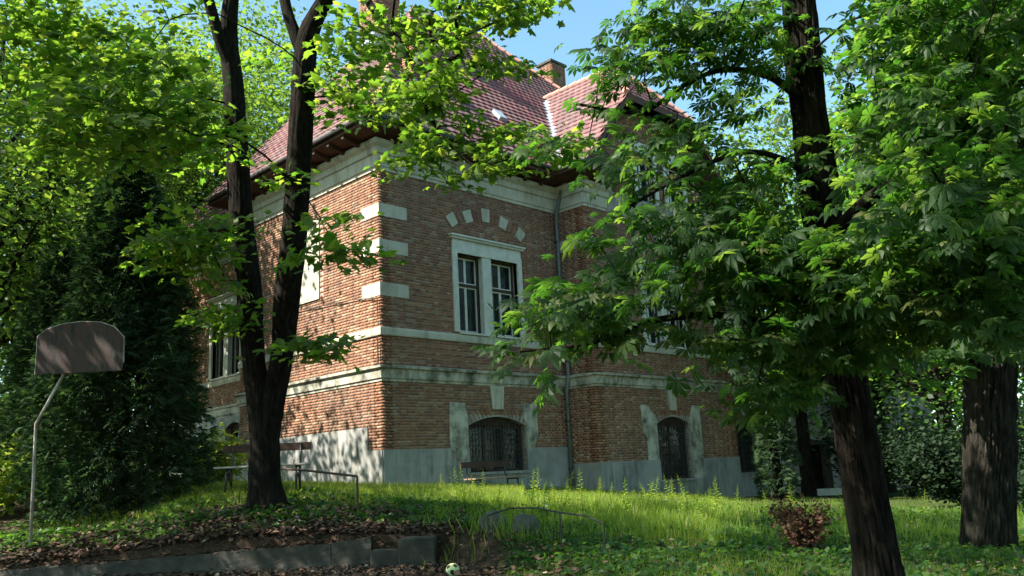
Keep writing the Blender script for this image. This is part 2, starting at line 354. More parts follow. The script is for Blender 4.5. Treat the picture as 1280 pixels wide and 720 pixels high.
def boxf(mb, fc, u0, u1, z0, z1, o0, o1):
    """a box on a face: u range, z range, out range"""
    c = [P3(fc, u, z, o) for o in (o0, o1) for (u, z) in ((u0, z0), (u1, z0), (u1, z1), (u0, z1))]
    mb.add(c, [(0, 1, 2, 3), (4, 7, 6, 5), (0, 4, 5, 1), (1, 5, 6, 2), (2, 6, 7, 3), (3, 7, 4, 0)])
def fix_normals(o):
    import bmesh
    bm = bmesh.new(); bm.from_mesh(o.data); bmesh.ops.recalc_face_normals(bm, faces=bm.faces); bm.to_mesh(o.data); bm.free(); return o
wmb = MB()
for fc in FACES:
    us = sorted({0, fc['L']} | {h[0] for h in fc['holes']} | {h[1] for h in fc['holes']})
    zt = fc.get('zt', ZT)
    for u0, u1 in zip(us[:-1], us[1:]):
        hs = sorted([(h[2], h[3]) for h in fc['holes'] if h[0] <= u0+1e-6 and h[1] >= u1-1e-6])
        z = ZB
        for a, b in hs+[(zt, zt)]:
            if a > z: boxf(wmb, fc, u0, u1, z, a, -T, 0)
            z = b
# gable wall above the bay
GX, GR = 10.95, 14.6                    # gable ridge x and z
def gtop(x): return min(12.1, 9.9+(x-7.75)*1.189, 9.4+(14.2-x)*1.421)
gxs = [7.75, 9.6, 10.0, 11.0, 11.75, 12.3, 12.75, 14.2]
for x0_, x1_ in zip(gxs[:-1], gxs[1:]):
    win = (x0_ >= 10.0 and x1_ <= 11.0) or (x0_ >= 11.75 and x1_ <= 12.75)
    for za_, zb_ in (((8.9, 8.95), (10.7, None)) if win else ((8.9, None),)):
        wmb.prism([(x0_, PY+.12, za_), (x1_, PY+.12, za_), (x1_, PY+.12, zb_ or gtop(x1_)), (x0_, PY+.12, zb_ or gtop(x0_))], (0, .3, 0))
wall = fix_normals(wmb.build('wall', M['mortar'], house))

# bricks: real pieces, proud of the mortar
BW, BH, BL, JT = .137, .065, .285, .012
bricks = []                              # corner list (8 verts) + centre
def inhole(fc, u0, u1, z0, z1):
    for h in fc['holes']:
        if u1 > h[0]-.02 and u0 < h[1]+.02 and z1 > h[2]-.01 and z0 < h[3]+.01: return True
    return False
cover = {}                               # plaster pieces under which no brick is needed: face -> list
def cov(fn, u0, u1, z0, z1): cover.setdefault(fn, []).append((u0, u1, z0, z1))
def covered(fn, u0, u1, z0, z1):
    for c in cover.get(fn, []):
        if u0 >= c[0]-.01 and u1 <= c[1]+.01 and z0 >= c[2]-.01 and z1 <= c[3]+.01: return True
    return False
for fn in ('front', 'side', 'bay', 'right', 'left', 'wing', 'bayright'):
    cov(fn, -1, 30, 3.77, 4.0); cov(fn, -1, 30, 2.62, 3.02); cov(fn, -1, 30, 8.2, 9)
cov('front', 0, .92, 6.93, 7.28); cov('front', 0, .92, 5.95, 6.3); cov('front', 0, .92, 4.8, 5.15)
VSET = [(2.51, 7.24), (3.12, 7.44), (3.82, 7.59), (4.53, 7.47), (5.23, 7.23)]
BV = []; BC = []; BR = []
def addbrick(fc, u0, u1, z0, z1, out):
    j = rng.uniform(-.001, .0018)
    c = []
    for o in (-.01, out+j):
        for (u, z) in ((u0, z0), (u1, z0), (u1, z1), (u0, z1)):
            c.append(P3(fc, u, z, o))
    BV.append(c); BC.append(P3(fc, (u0+u1)/2, (z0+z1)/2, out)); BR.append((fc['n'], u1-u0))
for fc in FACES:
    if fc['n'] in ('return', 'end', 'back', 'bayright'): continue
    row = 0; z = fc['base']+.006
    z = fc['base']-((fc['base']+.5) % (BH+JT))
    while z < 8.2:
        if z >= fc['base']-.09:
            header = row % 2 == 0
            u = 0.0 if header else -.07
            k = 0
            while u < fc['L']-.03:
                L = BW if header else BL
                a = max(u, 0)+.0; b = min(u+L, fc['L'])
                if fc['L']-b < .07: b = fc['L']
                hid = fc['n'] == 'left' and .58 < (7.3-(a+b)/2) < 5.3 and z < 1.46 and (7.3-b) > .58
                hid2 = False
                if a == 0 and fc['n'] in ('front', 'bay'): a = -.006
                if b == fc['L'] and fc['n'] in ('left', 'side'): b += .006
                if b-a > .05 and not inhole(fc, a, b, z, z+BH) and not covered(fc['n'], a, b, z, z+BH) and not hid and not hid2:
                    addbrick(fc, a, b, z, z+BH, .005)
                u += L+JT
                if b == fc['L']: break
        z += BH+JT; row += 1
# gable bricks
gfc = dict(n='gable', o=(0, PY+.12), a=(1, 0), nn=(0, -1), L=20, holes=[(10.0, 11.0, 8.95, 10.7), (11.75, 12.75, 8.95, 10.7)], base=9)
z = 8.98; row = 0
while z < 12.1:
    lx = 7.8 if z < 9.9 else 7.8+(z-9.9)/1.17; rx = 14.15 if z < 9.4 else 14.15-(z-9.4)/1.4
    u = lx if row % 2 else lx-.07
    while u < rx-.2:
        if not inhole(gfc, u, u+BL, z, z+BH): addbrick(gfc, max(u, lx), u+BL, z, z+BH, .012)
        u += BL+JT
    z += BH+JT; row += 1
BV = np.array(BV); BC = np.array(BC)
pxs, pys, pzs = proj(BC)
BF = np.array([(4, 5, 6, 7), (0, 1, 5, 4), (1, 2, 6, 5), (2, 3, 7, 6), (3, 0, 4, 7)])
wl = np.array([r[1] for r in BR])
score = wl/pzs
vis = (pxs > 480) & (pxs < 700) & (np.array([r[0] for r in BR]) == 'front') & (BC[:, 2] > 3.0) & (BC[:, 2] < 5.2) & (wl > .2)
order = np.argsort(-score*vis)
single = order[:280]; single = single[vis[single]]
rest = np.setdiff1d(np.arange(len(BV)), single)
Vr = BV[rest].reshape(-1, 3); Fr = (BF[None]+np.arange(len(rest))[:, None, None]*8).reshape(-1, 4)
flip = np.array([BR[i][0] in ('side_',) for i in rest])
o = np_mesh('brick', Vr, Fr, M['brick'], wall, v=np.repeat(rng.random(len(rest)), 5)); fix_normals(o); o['kind'] = 'stuff'
shared = {}
for i in single:
    w_ = round(float(wl[i]), 3)
    if w_ not in shared:
        c = BV[i].mean(0); me = bpy.data.meshes.new('brick'); me.from_pydata((BV[i]-c).tolist(), [], [tuple(f) for f in BF.tolist()]); me.materials.append(M['brick']); shared[w_] = me
    b = bpy.data.objects.new('brick', shared[w_]); COL.objects.link(b); b.location = BV[i].mean(0); b.parent = wall

def F_(n): return next(f for f in FACES if f['n'] == n)
front, bay, side, left, wing, right = (F_(k) for k in ('front', 'bay', 'side', 'left', 'wing', 'right'))
# horizontal mouldings run round the outline (mitred profile sweep)
OUT = [(1.5, 16.5), (1.5, 7.3), (0, 7.3), (0, 0), (6.95, 0), (6.95, PY), (14.55, PY), (14.55, 0), (18.75, 0), (18.75, 16.5)]
def offset_path(path, d):
    """offset an open polyline outwards (left side of travel is inside here)"""
    P = [np.array(p, float) for p in path]; res = []
    for i, p in enumerate(P):
        ns = []
        if i > 0: t = P[i]-P[i-1]; t /= np.linalg.norm(t); ns.append(np.array([t[1], -t[0]]))
        if i < len(P)-1: t = P[i+1]-P[i]; t /= np.linalg.norm(t); ns.append(np.array([t[1], -t[0]]))
        if len(ns) == 2: n = ns[0]+ns[1]; n = n/(n@ns[0]) if abs(n@ns[0]) > 1e-6 else ns[0]
        else: n = ns[0]
        res.append(p+(-n)*d*(-1))
    return res
# travel OUT goes from back-left round to right: outward normal is to the right of travel => (t.y,-t.x)
def sweep(name, prof, m, path=OUT, parent=house):
    rows = [offset_path(path, d) for d, z in prof]; V = []; n = len(path); k = len(prof)
    for i in range(n):
        for j in range(k): V.append((rows[j][i][0], rows[j][i][1], prof[j][1]))
    Fq = [(i*k+j, i*k+(j+1) % k, (i+1)*k+(j+1) % k, (i+1)*k+j) for i in range(n-1) for j in range(k)]
    Fq += [tuple(range(k)), tuple(range((n-1)*k, n*k))]
    mb = MB(); mb.add(V, Fq); return fix_normals(mb.build(name, m, parent))
sweep('string_course', [(-.01, 3.77), (.05, 3.77), (.06, 3.80), (.06, 3.93), (.045, 3.98), (-.01, 4.0)], M['plaster'])
sweep('lower_cornice', [(-.01, 2.60), (.03, 2.60), (.035, 2.66), (.07, 2.68), (.085, 2.90), (.15, 2.93), (.155, 2.99), (-.01, 3.02)], M['stain'])
CP = [(-.01, 8.19), (.04, 8.19), (.05, 8.27), (.08, 8.29), (.09, 8.60), (.14, 8.63), (.15, 8.78), (.24, 8.86), (.26, 8.97), (-.01, 8.98)]
sweep('eaves_cornice', CP, M['plaster'], [(1.5, 16.5), (1.5, 7.3), (0, 7.3), (0, 0), (6.95, 0), (6.95, PY), (7.95, PY), (7.95, PY+.1)])
sweep('eaves_cornice', CP, M['plaster'], [(14.55, 0), (18.75, 0), (18.75, 16.5)])
# grey rendered plinth
def plinth(fc, u0, u1, z0, z1, out=.03, m='render', name='plinth'):
    mb = MB(); boxf(mb, fc, u0, u1, z0, z1, -.01, out); return fix_normals(mb.build(name, M[m], house))
plinth(front, .0, 2.85, ZB, .90); plinth(front, 2.85, 5.07, ZB, .25); plinth(front, 5.07, 6.94, ZB, .88)
plinth(side, .03, 1.18, ZB, .37, .029); plinth(bay, 0, 2.9, ZB, .37, .031); plinth(bay, 2.9, 4.7, ZB, -.25, .031); plinth(bay, 4.7, 7.6, ZB, .37, .031)
plinth(right, .0, 1.85, ZB, .37); plinth(right, 1.85, 3.35, ZB, -.2); plinth(right, 3.35, 4.2, ZB, .37)
mb = MB()
mb.prism([P3(left, 7.3-.0, ZB, -.01), P3(left, 7.3-.0, .9, -.01), P3(left, 7.3-.6, .9, -.01), P3(left, 7.3-.6, 1.5, -.01), P3(left, 7.3-5.3, 1.44, -.01), P3(left, 7.3-5.3, .9, -.01), P3(left, 0, .9, -.01), P3(left, 0, ZB, -.01)], (-.045, 0, 0))
fix_normals(mb.build('plinth', M['render'], house))
plinth(wing, 0, 5.35, ZB, 2.6, .02); plinth(wing, 5.35, 6.6, ZB, 1.45, .02); plinth(wing, 5.35, 6.6, 2.4, 2.6, .02); plinth(wing, 6.6, 9.2, ZB, 2.6, .02)
# quoin blocks on both sides of the corner
for za, zb in ((6.93, 7.28), (5.95, 6.3), (4.8, 5.15)):
    mb = MB(); mb.box((-.018, -.018, za), (.92, .3, zb)); mb.box((-.018, .3, za), (.3, .78, zb)); mb.build('quoin', M['plaster'], house)
for za, zb in ((6.88, 7.26), (4.9, 5.25)):
    mb = MB(); mb.box((6.915, PY-.035, za), (7.8, PY+.3, zb)); mb.box((6.915, PY+.3, za), (7.2, -.003, zb)); mb.build('quoin', M['plaster'], house)
    mb = MB(); mb.box((13.75, PY-.035, za), (14.585, PY+.3, zb)); mb.build('quoin', M['plaster'], house)

def voussoirs(fc, cx, cz0, rx, rz, n_dark=True, pts=None):
    for (u, z) in pts:
        ang = math.atan2(u-cx, 1.9)
        mb = MB(); h = .40 if abs(u-cx) < .2 else .36; wd = .15
        c, s_ = math.cos(ang), math.sin(ang)
        poly = []
        for (a, b) in ((-wd*.9, -h/2), (wd*.9, -h/2), (wd*1.1, h/2), (-wd*1.1, h/2)):
            poly.append(P3(fc, u+a*c+b*s_, z-a*s_+b*c, .0))
        mb.prism(poly, (fc['nn'][0]*.04, fc['nn'][1]*.04, 0)); fix_normals(mb.build('voussoir', M['plaster'], house))
    # the arch ring of upright bricks between the white blocks
    for k in range(27):
        t = k/26*2-1; u = cx+t*1.55; z = 7.52-.33*t*t
        if any(abs(u-q[0]) < .22 for q in pts): continue
        ang = math.atan2(u-cx, 1.9); c, s_ = math.cos(ang), math.sin(ang); poly = []
        for (a, b) in ((-.028, -.16), (.028, -.16), (.033, .16), (-.033, .16)):
            poly.append(P3(fc, u+a*c+b*s_, z-a*s_+b*c, .0))
        mb = MB(); mb.prism(poly, (fc['nn'][0]*.022, fc['nn'][1]*.022, 0)); fix_normals(mb.build('arch_brick', M['brick'], house))
voussoirs(front, 3.86, 0, 0, 0, pts=VSET)
voussoirs(bay, 3.8, 0, 0, 0, pts=[(u-3.86+3.8, z) for u, z in VSET])

def big_window(fc, u0, u1, z0, z1, um0, um1, hood=True, double=True, curt=True):
    """white moulded surround, two lights with dark sashes, top lights over a transom"""
    w_ = bpy.data.objects.new('window', None); COL.objects.link(w_); w_.parent = house
    mb = MB()
    fr = .18
    boxf(mb, fc, u0-fr, u0, z0, z1+fr, -.12, .06); boxf(mb, fc, u1, u1+fr, z0, z1+fr, -.12, .06)
    boxf(mb, fc, u0, u1, z1, z1+fr, -.12, .058)
    boxf(mb, fc, u0-fr*.9, u1+fr*.9, z1+fr, z1+fr+.22, -.01, .05)
    fix_normals(mb.build('frame', M['white'], w_))
    if hood:
        mb = MB(); boxf(mb, fc, u0-fr-.06, u1+fr+.06, z1+fr+.22, z1+fr+.28, -.01, .12); boxf(mb, fc, u0-fr-.1, u1+fr+.1, z1+fr+.28, z1+fr+.33, -.01, .17)
        fix_normals(mb.build('hood', M['white'], w_))
    if double:
        mb = MB(); boxf(mb, fc, um0, um1, z0, z1, -.14, .03); fix_normals(mb.build('mullion', M['white'], w_)); lights = [(u0, um0), (um1, u1)]
    else: lights = [(u0, u1)]
    mb = MB(); boxf(mb, fc, u0-.02, u1+.02, z0-.055, z0, -.2, .09); fix_normals(mb.build('sill', M['white'], w_))
    ztr = z0+(z1-z0)*.62
    for a, b in lights:
        mb = MB()       # dark outer casement frame
        e = .06
        for (p, q, r_, s_) in ((a, a+e, z0, z1), (b-e, b, z0, z1), (a+e, b-e, z0, z0+e), (a+e, b-e, z1-e, z1), (a+e, b-e, ztr-.04, ztr+.04)):
            boxf(mb, fc, p, q, r_, s_, -.26, -.17)
        fix_normals(mb.build('casement', M['dkwood'], w_))
        mid = (a+b)/2
        for (p, q) in ((a+e, mid), (mid, b-e)):
            for (r_, s_) in ((z0+e, ztr-.04), (ztr+.04, z1-e)):
                mb = MB(); g = .04
                for (p1, q1, r1, s1) in ((p, p+g, r_, s_), (q-g, q, r_, s_), (p+g, q-g, r_, r_+g), (p+g, q-g, s_-g, s_)):
                    boxf(mb, fc, p1, q1, r1, s1, -.25, -.2)
                fix_normals(mb.build('sash', M['white'], w_))
                mb = MB(); boxf(mb, fc, p+g, q-g, r_+g, s_-g, -.232, -.226); fix_normals(mb.build('pane', M['glass'], w_))
        # curtain behind, pulled partly aside
        n = 18; V = []; wd = (b-a)*.42
        for k in range(n+1):
            uu = a+.05+k/n*wd; V.append(P3(fc, uu, z0+.05, -.42+.03*math.sin(k*1.7))); V.append(P3(fc, uu, z1-.05, -.42+.02*math.sin(k*1.7+.4)))
        mb = MB(); mb.add(V, [(2*k, 2*k+2, 2*k+3, 2*k+1) for k in range(n)]); curt and mb.build('curtain', M['curtain'], w_)
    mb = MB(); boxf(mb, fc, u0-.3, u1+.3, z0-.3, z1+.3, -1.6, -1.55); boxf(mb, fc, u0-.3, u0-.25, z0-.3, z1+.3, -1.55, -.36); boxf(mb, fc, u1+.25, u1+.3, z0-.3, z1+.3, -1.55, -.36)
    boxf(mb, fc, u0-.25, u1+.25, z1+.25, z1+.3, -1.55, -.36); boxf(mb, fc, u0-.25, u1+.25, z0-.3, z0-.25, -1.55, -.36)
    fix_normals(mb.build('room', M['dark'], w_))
    return w_
big_window(front, 2.64, 5.02, 4.05, 6.3, 3.6, 3.95)
big_window(bay, 2.75, 4.85, 4.05, 6.3, 3.65, 3.95)
big_window(right, 1.7, 3.3, 4.05, 6.3, 0, 0, double=False)
big_window(wing, 4.25, 6.35, 4.05, 6.5, 5.15, 5.45)
big_window(gfc, 10.0, 11.0, 8.95, 10.7, 0, 0, double=False, hood=False, curt=False)
big_window(gfc, 11.75, 12.75, 8.95, 10.7, 0, 0, double=False, hood=False, curt=False)

def arch_window(fc, u0, u1, z0, zs, za, keystone=True, kz=2.6, bars=True):
    """low basement window under a segmental arch, iron bars in front"""
    w_ = bpy.data.objects.new('window', None); COL.objects.link(w_); w_.parent = house
    cx = (u0+u1)/2; hw = (u1-u0)/2; n = 14
    arc = [(u0+(u1-u0)*k/n, zs+(za-zs)*(1-((k/n)*2-1)**2)) for k in range(n+1)]
    mb = MB()           # spandrels that make the arch
    for k in range(n):
        (a, b), (c, d) = arc[k], arc[k+1]
        zt = za+.025
        pts = [P3(fc, a, b, -.30), P3(fc, c, d, -.30), P3(fc, c, zt, -.30), P3(fc, a, zt, -.30)]
        mb.prism(pts, (fc['nn'][0]*.315, fc['nn'][1]*.315, 0))
    fix_normals(mb.build('arch', M['render'], w_))
    mb = MB(); boxf(mb, fc, u0-.05, u1+.05, z0-.07, z0, -.2, .10); fix_normals(mb.build('sill', M['render'], w_))
    e = .07; cols = 3 if hw > .95 else 2
    mb = MB()
    xs = [u0+(u1-u0)*k/cols for k in range(cols+1)]
    for k, x in enumerate(xs):
        a = x if k == 0 else (x-e if k == cols else x-e/2); boxf(mb, fc, a, a+e, z0, zs+.02, -.26, -.2)
    boxf(mb, fc, u0+e, u1-e, z0, z0+e, -.258, -.2); boxf(mb, fc, u0+e, u1-e, zs-e, zs+.02, -.258, -.2)
    fix_normals(mb.build('frame', M['dkwood'], w_))
    for k in range(cols):
        mb = MB(); boxf(mb, fc, xs[k]+e, xs[k+1]-e, z0+e, zs-e, -.235, -.229); fix_normals(mb.build('pane', M['glass'], w_))
    mb = MB(); boxf(mb, fc, u0, u1, zs, za, -.25, -.2); fix_normals(mb.build('tympanum', M['dkwood'], w_))
    if bars:
        nb = int((u1-u0)/.115)
        for k in range(1, nb):
            x = u0+(u1-u0)*k/nb; zt = zs+(za-zs)*(1-((x-cx)/hw)**2)-.01
            mb = MB(); mb.tube([P3(fc, x, z0+.01, -.08), P3(fc, x, zt, -.08)], .009, 5); mb.build('grille_bar', M['iron'], w_)
        for k in range(1, 9):
            z = z0+(zs-z0)*k/8.5; mb = MB(); boxf(mb, fc, u0, u1, z-.006, z+.006, -.075, -.065); fix_normals(mb.build('grille_bar', M['iron'], w_))
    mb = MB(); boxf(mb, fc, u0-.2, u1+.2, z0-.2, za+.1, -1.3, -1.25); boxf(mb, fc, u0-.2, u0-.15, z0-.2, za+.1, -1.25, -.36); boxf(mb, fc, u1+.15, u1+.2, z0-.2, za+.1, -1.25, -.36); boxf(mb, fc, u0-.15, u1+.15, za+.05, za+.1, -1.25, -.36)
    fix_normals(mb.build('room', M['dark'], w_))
    if keystone:
        mb = MB(); mb.prism([P3(fc, cx-.2, za+.2, 0), P3(fc, cx+.2, za+.2, 0), P3(fc, cx+.27, kz, 0), P3(fc, cx-.27, kz, 0)], (fc['nn'][0]*.055, fc['nn'][1]*.055, 0)); fix_normals(mb.build('keystone', M['plaster'], w_))
        # ring of soldier bricks round the arch
        for k in range(15):
            t = (k+.5)/15*2-1
            if abs(t) < .17: continue
            u = cx+t*hw*1.0; z = zs+(za-zs)*(1-t*t)+.16; an = t*.42; c, s_ = math.cos(an), math.sin(an)
            poly = [P3(fc, u+a*c+b*s_, z-a*s_+b*c, 0) for a, b in ((-.032, -.13), (.032, -.13), (.034, .13), (-.034, .13))]
            mb = MB(); mb.prism(poly, (fc['nn'][0]*.02, fc['nn'][1]*.02, 0)); fix_normals(mb.build('arch_brick', M['brick'], w_))
    return w_
arch_window(front, 2.85, 5.07, .25, 1.5, 1.75)
arch_window(bay, 2.9, 4.7, -.25, 1.5, 1.73)
arch_window(right, 1.85, 3.35, -.2, 1.5, 1.73)
arch_window(wing, 5.35, 6.6, 1.45, 2.2, 2.39, keystone=False, bars=False)
def pad(fc, pts, out=.035, m='stain'):
    mb = MB(); mb.prism([P3(fc, u, z, 0) for u, z in pts], (fc['nn'][0]*out, fc['nn'][1]*out, 0)); fix_normals(mb.build('window_jamb', M[m], house))
pad(front, [(2.2, .6), (2.72, .55), (2.82, .9), (2.82, 1.7), (2.72, 2.1), (2.18, 2.12), (2.16, 1.2)])
pad(front, [(5.1, .88), (5.35, .85), (5.52, 1.2), (5.56, 2.12), (5.0, 2.14), (4.97, 1.75), (5.1, 1.5)])
pad(bay, [(2.3, .37), (2.86, .37), (2.86, 1.75), (2.6, 1.9), (2.5, 2.05), (2.1, 2.08), (2.15, 1.2), (2.32, 1.0)])
pad(bay, [(4.74, -.25), (5.35, -.3), (5.35, 2.12), (4.9, 2.12), (4.78, 1.7)])
pad(right, [(3.4, .9), (3.8, .9), (3.85, 1.9), (3.4, 1.9)])
# blocked window on the left face: pale panel in a narrow surround
mb = MB(); boxf(mb, left, 2.75, 4.4, 5.3, 7.45, -.2, -.05); fix_normals(mb.build('blind_panel', M['plaster'], house))
mb = MB()
for (a, b, c, d) in ((2.62, 2.75, 5.2, 7.55), (4.4, 4.5, 5.2, 7.55), (2.75, 4.4, 7.45, 7.55), (2.75, 4.4, 5.2, 5.3)): boxf(mb, left, a, b, c, d, -.06, .04)
fix_normals(mb.build('blind_frame', M['plaster'], house))
# plaster band on gable
mb = MB(); boxf(mb, gfc, 7.96, 14.3, 8.62, 8.88, -.01-.12, .08); fix_normals(mb.build('gable_band', M['plaster'], house))
mb = MB(); boxf(mb, dict(o=(0, PY), a=(1, 0), nn=(0, -1)), 8.0, 14.54, 8.2, 8.5, -.01, .02); fix_normals(mb.build('gable_band', M['mortar'], house))

# ---- roof
EZ = 9.32; TP = 1.16; OV = .8          # eave height, pitch, overhang
RY = 7.5; RZ = EZ+TP*(RY+OV)
RX0, RX1 = RY, 19.55-(RY+OV)
roof = bpy.data.objects.new('roof', None); COL.objects.link(roof); roof.parent = house
def slab(name, pts, m, th=.08, parent=roof):
    mb = MB(); P = [np.array(p, float) for p in pts]
    n = np.cross(P[1]-P[0], P[2]-P[0]); n /= np.linalg.norm(n)
    if n[2] < 0: n = -n
    mb.prism([p-n*th for p in P], n*th*.9); return fix_normals(mb.build(name, m, parent))
gl = lambda x: GR-1.17*(GX-x)           # gable left slope height
VX0 = GX-(GR-EZ)/1.17                   # where the gable slope meets the eave height
VY1 = (GR-EZ)/TP-OV                     # y where gable ridge meets the front slope
front_slope = [(-OV, -OV, EZ), (19.55, -OV, EZ), (RX1+.0, RY, RZ), (RX0, RY, RZ)]
slab('roof_deck', front_slope, M['soffit'])
slab('roof_deck', [(-OV, 8.1, EZ), (-OV, -OV, EZ), (RX0, RY, RZ), (RX0-.2, 8.1, RZ-.24)], M['soffit'])
slab('roof_deck', [(.7, 17.3, EZ), (.7, 8.1, EZ), (RX0-.2, 8.1, RZ-.24), (RX0, 9.0, RZ)], M['soffit'])
slab('roof_deck', [(19.55, -OV, EZ), (19.55, 17.3, EZ), (RX1, 9.0, RZ), (RX1, RY, RZ)], M['soffit'])
slab('roof_deck', [(19.55, 17.3, EZ), (.7, 17.3, EZ), (RX0, 9.0, RZ), (RX1, 9.0, RZ)], M['soffit'])
GY = PY-.5; HZ = 12.35; HX0 = GX-(GR-HZ)/1.17; HX1 = GX+(GR-HZ)/1.17; HYR = .25
slab('gable_deck', [(VX0, -OV, EZ), (VX0, GY, EZ), (HX0, GY, HZ), (GX, HYR, GR), (GX, VY1, GR)], M['soffit'])
slab('gable_deck', [(2*GX-VX0, GY, EZ), (2*GX-VX0, -OV, EZ), (GX, VY1, GR), (GX, HYR, GR), (HX1, GY, HZ)], M['soffit'])
slab('gable_deck', [(HX0, GY, HZ), (HX1, GY, HZ), (GX, HYR, GR)], M['soffit'])
# tiles: every tile a small curved plate; the nearest 300 are objects of their own
TW, TL = .30, .34
def tpl():
    xs = np.linspace(0, 1, 5); V = []; 
    for y, zz in ((0, .028), (1.08, 0.0)):
        for x in xs: V.append(((x-.5)*TW*.985, y*TL, .03+zz*1.5+.010*math.cos(x*2*math.pi)))
    for x in (0, .5, 1): V.append(((x-.5)*TW*.985, 0, -.0))
    F = [(i, i+1, i+6, i+5) for i in range(4)]
    F4 = F+[(10, 11, 2, 0), (11, 12, 4, 2)]
    return np.array(V), np.array(F4)
TT, TTF = tpl()
def inpoly(P, x, y):
    r = False; n = len(P); j = n-1
    for i in range(n):
        xi, yi = P[i]; xj, yj = P[j]
        if ((yi > y) != (yj > y)) and x < (xj-xi)*(y-yi)/(yj-yi+1e-12)+xi: r = not r
        j = i
    return r
TC = []
def tile_slope(poly, eave_dir, up_dir, holes=()):
    """poly in 3D, rows parallel to eave_dir starting at poly[0]"""
    O = np.array(poly[0], float); E = np.array(eave_dir, float); E /= np.linalg.norm(E); U = np.array(up_dir, float); U /= np.linalg.norm(U)
    Pl = [((np.array(p)-O)@E, (np.array(p)-O)@U) for p in poly]; Hl = [[((np.array(p)-O)@E, (np.array(p)-O)@U) for p in h] for h in holes]
    N = np.cross(E, U); N = N if N[2] > 0 else -N
    umax = max(p[1] for p in Pl); e0 = min(p[0] for p in Pl); e1 = max(p[0] for p in Pl)
    r_ = 0; vv = -.04
    while vv < umax:
        ee = e0+(TW/2 if r_ % 2 else 0)
        while ee < e1:
            if inpoly(Pl, ee, vv+TL/2) and not any(inpoly(h, ee, vv+TL/2) for h in Hl):
                TC.append((O+E*ee+U*vv, N, U))
            ee += TW
        vv += TL; r_ += 1
su = np.array([0, 1, TP]); sl_ = np.array([1, 0, TP])
gpoly = [(VX0-.1, -OV-.5, EZ-.6), (2*GX-VX0+.1, -OV-.5, EZ-.6), (GX, VY1+.05, GR)]
tile_slope(front_slope, (1, 0, 0), su, [gpoly])
tile_slope([(-OV, 8.1, EZ), (-OV, -OV, EZ), (RX0, RY, RZ), (RX0-.2, 8.1, RZ-.24)], (0, 1, 0), sl_)
tile_slope([(.7, 17.3, EZ), (.7, 8.1, EZ), (RX0-.2, 8.1, RZ-.24), (RX0, 9.0, RZ)], (0, 1, 0), (6.8, 0, RZ-EZ))
tile_slope([(VX0, GY, EZ), (VX0, -OV, EZ), (GX, VY1, GR), (GX, HYR, GR), (HX0, GY, HZ)], (0, 1, 0), (1, 0, 1.17))
tile_slope([(HX0, GY, HZ), (HX1, GY, HZ), (GX, HYR, GR)], (1, 0, 0), (0, HYR-GY, GR-HZ))
TCp = np.array([t[0] for t in TC]); TN = np.array([t[1] for t in TC]); TU = np.array([t[2] for t in TC])
tx, ty, tz = proj(TCp); tv = (ty > -10) & (tx > 560) & (tx < 700)
od = np.argsort(np.where(tv, tz, 999))[:290]; od = od[tv[od]]
rs_ = np.setdiff1d(np.arange(len(TC)), od)
V, F = place(TT, TTF, TCp[rs_], TN[rs_], TU[rs_], np.ones(len(rs_)))
o = np_mesh('roof_tile', V, F, M['tile'], roof, v=np.repeat(rng.random(len(rs_)), len(TTF))); o['kind'] = 'stuff'
tme = {}
for i in od:
    N = TN[i]/np.linalg.norm(TN[i]); H = TU[i]/np.linalg.norm(TU[i]); X = np.cross(H, N)
    if 'a' not in tme:
        me = bpy.data.meshes.new('roof_tile'); me.from_pydata(TT.tolist(), [], [tuple(f) for f in TTF.tolist()]); me.materials.append(M['tile']); tme['a'] = me
    b = bpy.data.objects.new('roof_tile', tme['a']); COL.objects.link(b); b.parent = roof
    b.matrix_local = Matrix([[X[0], H[0], N[0], TCp[i][0]], [X[1], H[1], N[1], TCp[i][1]], [X[2], H[2], N[2], TCp[i][2]], [0, 0, 0, 1]])
# ridge and hip caps, one piece each
def caps(a, b, r=.13, L=.42):
    a = np.array(a, float); b = np.array(b, float); n = max(1, int(np.linalg.norm(b-a)/L))
    for k in range(n):
        p = a+(b-a)*k/n; q = a+(b-a)*(k+1.12)/n
        mb = MB(); mb.tube([p+(0, 0, .03), q+(0, 0, .01)], [r, r*.86], 8); mb.build('ridge_tile', M['ridge'], roof)
M['ridge'] = mat('ridge_tile_clay', [(.3, (.38, .16, .11)), (.7, (.55, .30, .22))], 3)
caps((-OV, -OV, EZ+.03), (RX0, RY, RZ)); caps((RX0, RY, RZ), (RX1, RY, RZ)); caps((19.55, -OV, EZ+.03), (RX1, RY, RZ))
caps((GX, HYR, GR), (GX, VY1, GR)); caps((HX0, GY, HZ), (GX, HYR, GR)); caps((HX1, GY, HZ), (GX, HYR, GR))
# verge boards of the gable
for x0, x1 in ((VX0, HX0), (2*GX-VX0, HX1)):
    z0 = EZ; mb = MB(); mb.prism([(x0, GY-.04, z0-.28), (x0, GY-.04, z0+.03), (x1, GY-.04, HZ+.03), (x1, GY-.04, HZ-.25)], (0, .035, 0)); fix_normals(mb.build('verge_board', M['soffit'], roof))
mb = MB(); mb.prism([(HX0, GY-.045, HZ-.22), (HX1, GY-.045, HZ-.22), (HX1, GY-.045, HZ+.02), (HX0, GY-.045, HZ+.02)], (0, .035, 0)); mb.build('verge_board', M['soffit'], roof)
